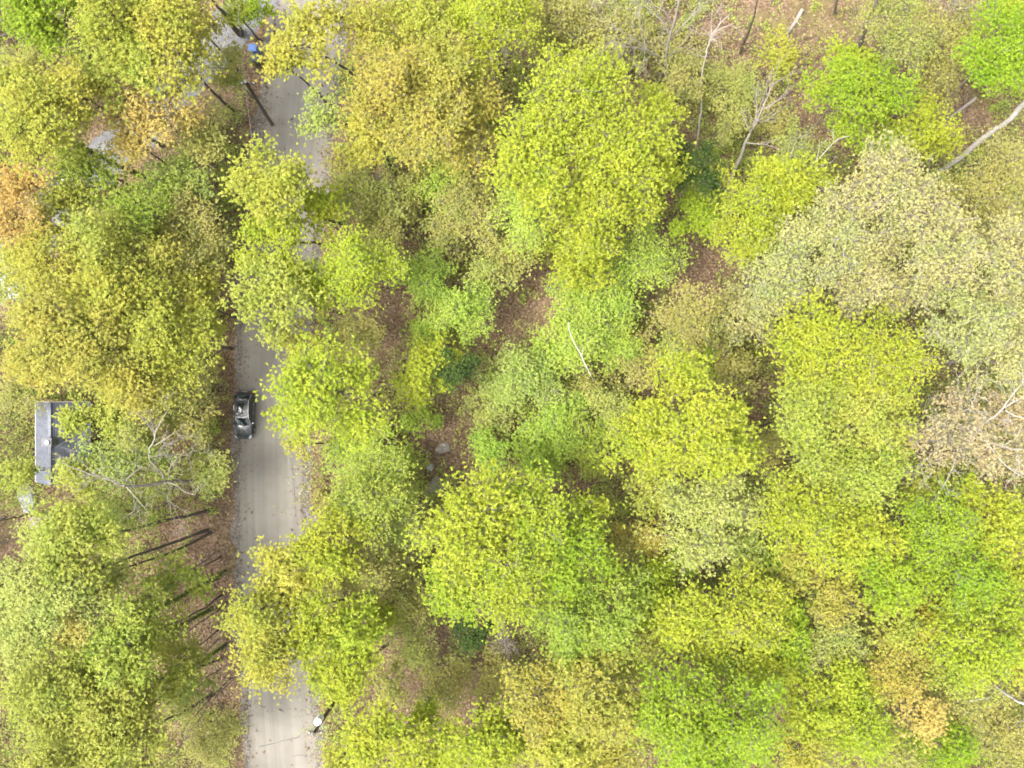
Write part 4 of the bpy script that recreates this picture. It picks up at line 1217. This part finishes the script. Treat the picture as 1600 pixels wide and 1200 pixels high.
    (1470, 1165, 52, 'vivid', 10, 0.85, 'green tree at the bottom edge below the orange tree', None),
    (1400, 1185, 42, 'olive', 9, 0.75, 'olive tree cut by the bottom edge at lower right', None),
    (1500, 1080, 62, 'olive', 9, 0.7, 'hazy olive tree left of the white branches at lower right', None),
    (1555, 1120, 55, 'olive', 8, 0.8, 'dull olive tree among the white branches at lower right', None),
    (1570, 1180, 42, 'olive', 8, 0.8, 'dull olive tree in the bottom right corner', None),
    (1060, 120, 50, 'olive', 7, 0.55, 'twiggy olive tree under the tall grey bare tree', None),
    (990, 60, 46, 'olive', 7, 0.55, 'twiggy brown tree left of the tall grey bare tree', None),
    (1140, 185, 40, 'olive', 6, 0.55, 'olive sapling right of the slim white bare tree', None),
    (1450, 150, 50, 'olive', 7, 0.55, 'hazy brown-green tree beside the log', None),
    (1240, 235, 46, 'soft', 6, 0.55, 'thin green sapling above the dead white tree', None),
    (1140, 580, 46, 'olive', 8, 0.75, 'dull olive tree between the two broad lime crowns', None),
    (1180, 700, 40, 'olive', 8, 0.7, 'brown-green tree right of the dense bright lime tree', None),
    (1190, 760, 40, 'soft', 9, 0.7, 'grey-green sapling right of the large grey-green tree', None),
    (1060, 560, 40, 'soft', 7, 0.75, 'pale green sapling above the dense bright lime tree', None),
    (1430, 760, 46, 'yg', 11, 0.8, 'yellow-green tree under the pinkish tan trees', None),
    (1200, 880, 46, 'green', 10, 0.8, 'green tree left of the golden tree in the lower right', None),
    (1390, 980, 46, 'yg', 11, 0.8, 'yellow-green tree below the vivid green crown', None),
    (960, 870, 46, 'olive', 8, 0.75, 'dull tree between the big lime group and the orange-brown tree', None),
    (1000, 1010, 50, 'yg', 11, 0.8, 'yellow-green tree above the vivid green pair at the bottom', None),
    (1120, 1020, 46, 'green', 11, 0.8, 'green tree between the lower middle limes', None),
    (1480, 1040, 46, 'yg', 11, 0.75, 'yellow-green tree left of the white barked tree', None),
    (640, 820, 40, 'soft', 7, 0.6, 'pale green sapling left of the big lower lime tree', None),
    (560, 520, 40, 'olive', 8, 0.6, 'dull olive tree below the compact lime tree', None),
    (600, 380, 40, 'olive', 7, 0.6, 'brown-green tree behind the compact lime tree', None),
    (860, 560, 36, 'fresh', 6, 0.7, 'grey-green sapling left of the thin white stem', None),
    (960, 650, 40, 'soft', 7, 0.75, 'pale green sapling left of the dense bright lime tree', None),
    (700, 360, 40, 'olive', 6, 0.6, 'brownish sapling above the vivid green small tree', None),
    # ---- bottom middle clearing
    (745, 1150, 66, 'lime', 13, 0.9, 'lime tree at the bottom edge right of the brown clearing', (750, 1100), True),
    (680, 1185, 44, 'lime', 11, 0.85, 'lime crown cut by the bottom edge beside the narrow clearing', (695, 1140)),
    (800, 1140, 42, 'lime', 11, 0.85, 'small lime tree left of the golden bottom trees', None),
    (742, 982, 34, 'dark', 9, 1.2, 'dark evergreen below the big lower lime group', None),
    (650, 1000, 46, 'soft', 5.4, 0.7, 'pale green shrub in the brown clearing near the bottom', None),
    (690, 1065, 48, 'olive', 5.4, 0.65, 'sparse olive shrub in the middle of the bottom clearing', None),
    (770, 1060, 42, 'olive', 5, 0.6, 'sparse olive shrub at the right of the bottom clearing', None),
    (640, 930, 42, 'olive', 6, 0.65, 'olive sapling left of the greener lime crown', None),
    (625, 860, 34, 'olive', 5, 0.55, 'sparse brown shrub in the clearing left of the big lime group', None),
    (600, 960, 34, 'lime', 7, 0.6, 'small lime sapling left of the olive sapling', None),
]
for i, t in enumerate(TREES):
    px, py, r, kind, h, dens, label, base = t[:8]
    ivy = t[8] if len(t) > 8 else False
    bark = t[9] if len(t) > 9 else None
    if bark is None and base is not None and px < 520:
        bark = 'dark'
    add_tree(px, py, r, kind, h, dens, label, base, ivy, bark, seed=i)

# ------------------------------------------------------------------ bare and dead trees
BARE = [
    ((345, 870), (259, 921), 11, 'slim straight trunk just below the two dark trunks left of the road', 'dark', 0.4, 4, 0.085, 0.85, 0, 1),
    ((340, 905), (253, 963), 11, 'slim straight trunk above the uppermost ivy trunk pair', 'dark', 0.4, 4, 0.075, 0.85, 0, 1),
    ((355, 940), (270, 1005), 11, 'slim straight trunk between the ivy trunks nearest the road', 'dark', 0.4, 4, 0.085, 0.85, 0, 1),
    ((340, 985), (253, 1058), 11, 'slim straight trunk above the lowest ivy trunk', 'dark', 0.4, 4, 0.08, 0.85, 0, 1),
    ((360, 1060), (276, 1147), 11, 'slim straight trunk lowest of those left of the road', 'dark', 0.4, 4, 0.075, 0.85, 0, 1),
    ((1140, 290), (1205, 130), 10, 'leaning pale bare trunk beside the dark evergreen', 'pale', 0.5, 4, 0.22, 0.4, 0, 3),
    ((1157, 82), (1195, -30), 12, 'slim dark trunk at the left of the brown litter slope', 'dark', 0.4, 4, 0.15, 0.8, 0, 2),
    ((1333, 88), (1385, -45), 15, 'thick dark trunk on the brown litter slope', 'grey', 0.4, 4, 0.36, 0.8, 0, 2),
    ((1303, 22), (1315, -50), 12, 'dark trunk cut by the top edge above the litter slope', 'grey', 0.4, 4, 0.15, 0.8, 0, 2),
    ((1410, 130), (1500, -20), 12, 'pale bare tree between the hazy olive trees', 'pale', 0.55, 5, 0.14, 0.3, 1, 3),
    ((335, 768), (330, 720), 6, 'small dead grey sapling at the road edge', 'pale', 0.6, 4, 0.05, 0.3, 0, 3),
    ((770, 985), (790, 1010), 5, 'grey bare shrub beside the lower evergreen', 'pale', 0.9, 5, 0.06, 0.2, 0, 4),
    ((735, 1130), (742, 1050), 7, 'thin dark stem in the bottom clearing', 'dark', 0.4, 4, 0.07, 0.7, 0, 1),
    ((640, 1140), (665, 1090), 8, 'dark ivy-less stem beside the narrow brown clearing', 'dark', 0.4, 4, 0.12, 0.8, 0, 1),
    ((375, 53), (318, -15), 16, 'thick dark trunk standing at the edge of the grey driveway', 'dark', 0.4, 4, 0.27, 0.85, 0, 2),
    ((378, 48), (335, -20), 13, 'slender dark trunk beside the thick driveway trunk', 'dark', 0.4, 4, 0.09, 0.85, 0, 2),
    ((60, 805), (-20, 815), 13, 'slim dark trunk at the left edge above the flat litter', 'dark', 0.4, 4, 0.12, 0.9, 0, 1),
    ((62, 875), (-20, 895), 13, 'thin dark trunk at the left edge below the boulders', 'dark', 0.4, 4, 0.09, 0.9, 0, 1),
    ((30, 905), (-30, 925), 13, 'dark trunk at the left edge beside the misty pale tree', 'dark', 0.4, 4, 0.1, 0.9, 0, 1),
    ((58, 1075), (-20, 1110), 14, 'thin dark trunk at the left edge near the bottom', 'dark', 0.4, 4, 0.1, 0.9, 0, 1),
    ((345, 930), (205, 1010), 14, 'slender dark trunk crossing the ivy trunks left of the road', 'dark', 0.4, 4, 0.1, 0.8, 0, 2),
    ((380, 1045), (285, 1150), 10, 'thin grey stems at the left road edge near the bottom', 'grey', 0.5, 4, 0.07, 0.3, 0, 2),
    ((1200, 300), (1245, 215), 7, 'small pale dead tree right of the leaning bare trunk', 'pale', 0.5, 4, 0.07, 0.3, 0, 3),
    ((600, 330), (590, 290), 6, 'grey bare sapling in the dull olive thicket', 'grey', 0.7, 5, 0.05, 0.25, 0, 3),
    ((905, 95), (930, 10), 8, 'pale bare stems left of the tall grey bare tree', 'pale', 0.6, 5, 0.08, 0.25, 1, 3),
]
for i, (b, t, h, lab, bk, sp, lv, r0, spl, buds, nc) in enumerate(BARE):
    add_bare(b, t, h, lab, bk, i, sp, lv, r0, split=spl, buds=buds, nchild=nc)

def add_limbs(label, lines, bark, seed, twig=1.2, every=0.55, lv=2, bark2=None):
    """dead tree whose main limbs follow given (px, py, z) runs; thin forks grow from them"""
    rng = random.Random(900 + seed)
    p0 = W(*lines[0][0][0]); p0[2] = gz(p0[None])[0] - 0.05
    root = empty('dead_tree', tuple(p0)); tag(root, label, 'tree', 'bare trees')
    org = Vector(p0); segs = []

    def grow(p, d, ln, r, lv):
        q = p
        for i in range(3):
            d = (d + Vector((rng.gauss(0, 1), rng.gauss(0, 1), rng.gauss(0, 0.7))) * 0.22).normalized()
            q2 = q + d * ln / 3; segs.append((q, q2, r * (1 - 0.25 * i), r * (0.75 - 0.25 * i) + 0.004)); q = q2
            if lv > 0 and rng.random() < 0.8:
                sd = d.orthogonal().normalized(); sd.rotate(Matrix.Rotation(rng.uniform(0, 6.28), 3, d))
                grow(q, (d + sd * rng.uniform(0.5, 1.1)).normalized(), ln * rng.uniform(0.45, 0.75), r * 0.6, lv - 1)
    for i, ln_ in enumerate(lines):
        run, ra, rb = ln_[:3]; lb = ln_[3] if len(ln_) > 3 else ((bark2 or bark) if i else bark)
        P = catmull([W(*q) for q in run], 0.35)
        P = [Vector(p) - org for p in P]
        P = [p + Vector((rng.gauss(0, 1), rng.gauss(0, 1), rng.gauss(0, 1))) * 0.025 for p in P]
        n = len(P); rad = [0.8 * (ra + (rb - ra) * k / max(1, n - 1)) for k in range(n)]
        MB().tube([tuple(p) for p in P], rad, 7).build('trunk' if i == 0 else 'limb', BARK[lb], root, smooth=True)
        for k in range(1, n):
            if (P[k] + org).z > 3 and rng.random() < every * (0.35 + 0.65 * k / n) * (0.45 if i == 0 else 1):
                d = (P[k] - P[k - 1]).normalized(); sd = d.orthogonal().normalized(); sd.rotate(Matrix.Rotation(rng.uniform(0, 6.28), 3, d))
                grow(P[k], (d * 0.7 + sd * rng.uniform(0.5, 1.1)).normalized(), twig * rng.uniform(0.5, 1.3), min(rad[k] * 0.6, 0.03), lv)
    if segs:
        v, l = tubes_np([tuple(q[0]) for q in segs], [tuple(q[1]) for q in segs], [max(q[2], 0.011) for q in segs], [max(q[3], 0.008) for q in segs], 4)
        tag(link('twigs', mesh_np('twigs', v, 4, l), BARK[bark2 or bark], root), kind='stuff')


add_limbs('dead tree with whitish crooked branches left of the road below the car', [
    ([(345, 742, 0), (300, 751, 5), (262, 752, 9), (228, 759, 11), (193, 759, 13)], 0.2, 0.13),
    ([(193, 759, 13), (165, 748, 14), (130, 737, 14.5), (95, 722, 15)], 0.1, 0.03, 'grey'),
    ([(165, 749, 14), (142, 736, 14.5), (124, 716, 15)], 0.07, 0.02, 'grey'),
    ([(258, 751, 9), (250, 736, 10), (236, 722, 11), (233, 705, 12), (240, 690, 12.5), (243, 674, 13), (252, 658, 13.5), (262, 642, 14)], 0.085, 0.025),
    ([(240, 697, 12), (255, 688, 12.5), (273, 675, 13)], 0.05, 0.02),
    ([(243, 674, 13), (231, 665, 13.5), (220, 653, 14)], 0.04, 0.015),
    ([(256, 753, 9), (274, 757, 10), (290, 769, 11), (305, 773, 11.5)], 0.07, 0.02),
    ([(262, 747, 9), (268, 726, 10.5), (281, 712, 11.5)], 0.05, 0.02),
    ([(235, 755, 10.5), (215, 759, 11.5), (197, 751, 13), (204, 744, 13.5), (212, 735, 14)], 0.07, 0.02),
    ([(198, 762, 13), (215, 780, 13.5), (231, 802, 14)], 0.055, 0.015),
    ([(270, 757, 9.5), (262, 775, 10.5), (268, 800, 11), (276, 815, 11)], 0.045, 0.012)], 'grey', 1, 1.7, 0.75, 2, 'pale')
add_limbs('bare grey tree with white forked limbs at the right edge', [
    ([(1385, 676, 0), (1412, 683, 3), (1442, 689, 6.5), (1482, 686, 10), (1530, 686, 13), (1575, 700, 15.5), (1605, 702, 17)], 0.24, 0.05),
    ([(1500, 684, 11), (1535, 663, 13), (1560, 645, 14), (1580, 619, 15), (1592, 604, 15.5)], 0.1, 0.03),
    ([(1565, 640, 14), (1585, 628, 14.6), (1605, 617, 15)], 0.06, 0.025),
    ([(1570, 641, 14), (1588, 650, 14.6), (1610, 656, 15)], 0.06, 0.025),
    ([(1482, 687, 10), (1490, 668, 11.5), (1494, 650, 12.5), (1504, 642, 13), (1518, 638, 13.5), (1517, 624, 14)], 0.08, 0.03),
    ([(1480, 690, 10), (1460, 706, 11), (1430, 735, 12)], 0.08, 0.02),
    ([(1500, 690, 11), (1490, 725, 12), (1475, 760, 13)], 0.07, 0.02),
    ([(1440, 688, 6.5), (1440, 660, 9), (1448, 625, 10.5)], 0.05, 0.015),
    ([(1540, 690, 13), (1575, 730, 14), (1600, 745, 15)], 0.06, 0.02)], 'pale', 2, 1.8, 0.65, 2, 'white')
add_limbs('dead white branching tree between the bright lime tree and the cream trees', [
    ([(1222, 312, 0), (1240, 302, 5), (1255, 290, 8), (1265, 266, 9), (1276, 250, 9.5), (1298, 228, 10), (1310, 217, 10.5), (1327, 213, 11)], 0.11, 0.03),
    ([(1276, 250, 9.5), (1279, 236, 10), (1281, 221, 10.5)], 0.05, 0.015),
    ([(1258, 288, 8), (1275, 268, 9), (1290, 257, 9.5), (1303, 249, 10)], 0.06, 0.02),
    ([(1235, 303, 4.5), (1230, 280, 7), (1234, 250, 8), (1242, 220, 9)], 0.05, 0.015)], 'white', 3, 1.0, 0.35, 1)
add_limbs('bare brown tree with thick trunk in the top left corner', [
    ([(106, 114, 0), (80, 96, 3), (60, 81, 5), (38, 62, 7), (14, 47, 9), (0, 25, 10.5), (-15, 0, 12)], 0.33, 0.16),
    ([(40, 63, 7), (18, 52, 9), (0, 57, 10), (-20, 60, 11)], 0.13, 0.05),
    ([(14, 47, 9), (9, 28, 10), (-2, 8, 11.5)], 0.12, 0.05),
    ([(62, 83, 5), (72, 100, 6), (75, 115, 7)], 0.06, 0.02),
    ([(50, 70, 6), (40, 90, 7), (10, 82, 8)], 0.05, 0.02),
    ([(30, 57, 8), (45, 35, 9), (55, 30, 10)], 0.06, 0.02)], 'grey', 4, 1.6, 0.5, 2, 'pale')
add_limbs('tall grey bare tree fanning out at the top edge', [
    ([(1030, 130, 0), (1037, 108, 4), (1043, 75, 7.5), (1050, 45, 10), (1058, 15, 12), (1064, -15, 14)], 0.24, 0.08),
    ([(1048, 56, 9), (1032, 28, 11), (1014, -3, 13)], 0.1, 0.03),
    ([(1052, 40, 10), (1037, 15, 12), (1028, -8, 13.5)], 0.09, 0.03),
    ([(1045, 65, 8), (1066, 40, 10), (1096, 10, 12)], 0.09, 0.025),
    ([(1036, 105, 4.5), (1015, 80, 7), (990, 60, 9), (960, 40, 10.5), (943, 24, 11)], 0.08, 0.02),
    ([(1010, 77, 7.5), (1000, 40, 9.5), (999, 0, 11)], 0.06, 0.02),
    ([(1034, 90, 6), (1002, 76, 8), (965, 72, 9.5)], 0.06, 0.02),
    ([(1040, 92, 6), (1065, 70, 8), (1085, 45, 9.5)], 0.05, 0.015)], 'pale', 5, 2.0, 0.6, 2)
add_limbs('slim white bare tree with broken top right of the biggest lime crown', [
    ([(1087, 237, 0), (1092, 200, 2.5), (1096, 165, 4.5), (1094, 138, 6), (1098, 110, 7.5), (1103, 85, 9), (1109, 65, 10), (1116, 50, 10.8), (1126, 35, 11.5), (1142, 21, 12)], 0.13, 0.03),
    ([(1103, 82, 9), (1110, 60, 10), (1112, 35, 11), (1112, 12, 12)], 0.05, 0.015),
    ([(1109, 65, 10), (1121, 48, 11), (1146, 37, 12)], 0.05, 0.015),
    ([(1094, 138, 6), (1085, 131, 6.4), (1080, 128, 6.6)], 0.06, 0.03),
    ([(1106, 72, 9.6), (1122, 40, 11), (1130, 18, 12)], 0.04, 0.012)], 'white', 6, 1.1, 0.4, 1)
add_limbs('white barked bare tree at the lower right edge', [
    ([(1490, 1045, 0), (1520, 1058, 4), (1548, 1067, 8), (1575, 1086, 11), (1605, 1104, 13), (1640, 1125, 15)], 0.2, 0.15),
    ([(1548, 1068, 8), (1550, 1086, 9), (1535, 1092, 10), (1510, 1097, 10.5)], 0.05, 0.02)], 'white', 7, 1.0, 0.2, 1)
add_limbs('long pale leaning trunk at the right edge', [
    ([(1460, 273, 0), (1500, 246, 3), (1530, 221, 5.5), (1560, 199, 7.5), (1580, 185, 9), (1591, 170, 10), (1612, 153, 11.5), (1650, 130, 14)], 0.36, 0.24)], 'white', 9, 1.0, 0.02, 1)
add_limbs('thin white stem standing in the soft green trees', [
    ([(932, 602, 0), (923, 585, 7.9), (906, 552, 8.4), (891, 522, 8.8), (888, 503, 9.2)], 0.085, 0.05),
    ([(909, 558, 8.3), (911, 548, 8.7), (911, 540, 9)], 0.04, 0.02)], 'white', 10, 0.6, 0.05, 0)
add_limbs('white bare stem in the olive trees near the bottom right corner', [
    ([(1545, 1180, 0), (1556, 1163, 4), (1580, 1145, 7), (1602, 1132, 9), (1640, 1115, 11)], 0.14, 0.08),
    ([(1580, 1146, 7), (1595, 1160, 8), (1610, 1165, 9)], 0.05, 0.02)], 'white', 8, 1.0, 0.3, 1)

# ------------------------------------------------------------------ leaf litter, underbrush
def free(P, margin=0.0):
    ok = poly_dist(P, ROAD_W) > HALF + margin
    ok &= poly_dist(P, DRIVE_W) > 2.9 + margin
    ok &= ~((np.abs(P[:, 0] + 41.0) < 3.2) & (np.abs(P[:, 1] + 5.6) < 4.3))
    return ok


def litter():
    rng = np.random.default_rng(77)
    P = np.stack([rng.uniform(-58, 58, 230000), rng.uniform(-44, 44, 230000)], axis=1)
    d = poly_dist(P, ROAD_W)
    keep = free(P, -0.15) & ((d > HALF + 1.2) | (rng.random(len(P)) < 0.55))
    P = P[keep]
    # a few strays on the road and the drive
    S = np.stack([rng.uniform(-56, -15, 26000), rng.uniform(-42, 42, 26000)], axis=1)
    S = S[(~free(S, 0)) & (np.abs(poly_dist(S, ROAD_W) - HALF) < rng.exponential(0.9, len(S)))]
    P = np.concatenate([P, S])
    z = np.maximum(gz(P), 0.03) + rng.uniform(0.015, 0.09, len(P))
    C = np.concatenate([P, z[:, None]], axis=1)
    v, l = leaf_tris(rng, C, 1, 0.17, 0.8, 0, 12, 0.2)
    m = leaf_mat('dry_leaf', (0.115, 0.074, 0.044), (0.20, 0.13, 0.08), (0.36, 0.26, 0.175), 0.12)
    o = link('leaf_litter', mesh_np('leaf_litter', v, 3, l), m)
    tag(o, 'brown dry leaves covering the forest floor', 'leaf litter', kind='stuff')


def underbrush():
    rng = np.random.default_rng(78)
    n = 17000
    P = np.stack([rng.uniform(-55, 55, n), rng.uniform(-41, 41, n)], axis=1)
    f = wav(P * 1.7 + 9)
    open_px = [(300, 850, 60), (310, 950, 60), (320, 1040, 45), (1290, 60, 190), (825, 480, 75), (690, 1050, 115), (700, 690, 55), (30, 850, 60), (600, 510, 62), (1480, 190, 60), (330, 860, 40), (1060, 430, 70)]
    keep = free(P, 1.3) & (rng.random(n) < 0.55 + 0.3 * (f > 0.0))
    for (x, y, r) in open_px:
        c = W(x, y); keep &= (np.linalg.norm(P - c[:2], axis=1) > r * CAM_H / FPX) | (rng.random(n) < 0.12)
    P = P[keep]; n = len(P)
    h = rng.gamma(3, 0.62, n) + 0.5
    B = np.concatenate([P, gz(P)[:, None] - 0.03], axis=1)
    ns = 6
    A = np.repeat(B, ns, axis=0) + np.concatenate([rng.normal(0, 0.12, (n * ns, 2)), np.zeros((n * ns, 1))], axis=1)
    hh = np.repeat(h, ns)[:, None]
    E = A + np.concatenate([rng.normal(0, 0.34, (n * ns, 2)) * hh, rng.uniform(0.6, 1.1, (n * ns, 1)) * hh], axis=1)
    v, l = tubes_np(A, E, np.full(len(A), 0.014), np.full(len(A), 0.006), 3)
    tag(link('underbrush_stems', mesh_np('underbrush_stems', v, 4, l), BARK['grey']), 'grey twiggy stems of the underbrush between the trees', 'underbrush', kind='stuff')
    k = 11
    t = rng.beta(2, 1.2, (len(A) * k, 1))
    C = np.repeat(A, k, axis=0) * (1 - t) + np.repeat(E, k, axis=0) * t + rng.normal(0, 0.16, (len(A) * k, 3))
    pick = np.repeat(np.repeat(np.clip((wav(P * 1.3 - 4) + rng.normal(0, 0.55, n)), -1, 1), ns), k)
    for nm, sel, mat, lab in (('underbrush_leaves', pick < -0.1, 'olive', 'small olive leaves of the underbrush between the trees'),
                              ('underbrush_shoots', pick > 0.35, 'fresh', 'fresh green shoots of the underbrush between the trees'),
                              ('underbrush_sprigs', (pick >= -0.1) & (pick <= 0.35), 'soft', 'pale green sprigs of the underbrush between the trees')):
        v, l = leaf_tris(rng, C[sel], 1, 0.135)
        tag(link(nm, mesh_np(nm, v, 3, l), LEAF[mat]), lab, 'underbrush', kind='stuff')


def outer_wood():
    """the wood goes on outside the picture"""
    rng = np.random.default_rng(91)
    P = np.stack([rng.uniform(-75, 75, 900), rng.uniform(-62, 62, 900)], axis=1)
    out = (np.abs(P[:, 0]) > 51) | (np.abs(P[:, 1]) > 39)
    P = P[out & free(P, 2.5)][:230]
    n = len(P); h = rng.uniform(11, 16, n)
    B = np.concatenate([P, np.full((n, 1), -0.1)], axis=1); T = B + np.stack([rng.normal(0, 0.4, n), rng.normal(0, 0.4, n), h], axis=1)
    v, l = tubes_np(B, T, 0.05 + 0.011 * h, np.full(n, 0.04), 6)
    tag(link('outer_wood_stems', mesh_np('outer_wood_stems', v, 4, l), BARK['grey']), 'trunks of the wood that goes on outside the picture', 'woodland', kind='stuff')
    k = 150
    d = rng.normal(0, 1, (n * k, 3)); d /= np.linalg.norm(d, axis=1, keepdims=True)
    C = np.repeat(T, k, axis=0) - np.array([0, 0, 1.5]) + d * (rng.uniform(0.3, 1, n * k) ** 0.5 * np.repeat(rng.uniform(2.2, 3.6, n), k))[:, None] * np.array([1, 1, 0.8])
    v, l = leaf_tris(rng, C, 4, 0.34)
    tag(link('outer_wood', mesh_np('outer_wood', v, 3, l), LEAF['yg']), 'leaves of the wood that goes on outside the picture', 'woodland', kind='stuff')


outer_wood()
litter()
underbrush()
print('LEAVES', N_LEAF, 'UNIQUE', sum(len(m.loops) - 2 * len(m.polygons) for m in bpy.data.meshes), 'TRIS', sum(len(o.data.loops) - 2 * len(o.data.polygons) for o in bpy.data.objects if o.type == 'MESH'))
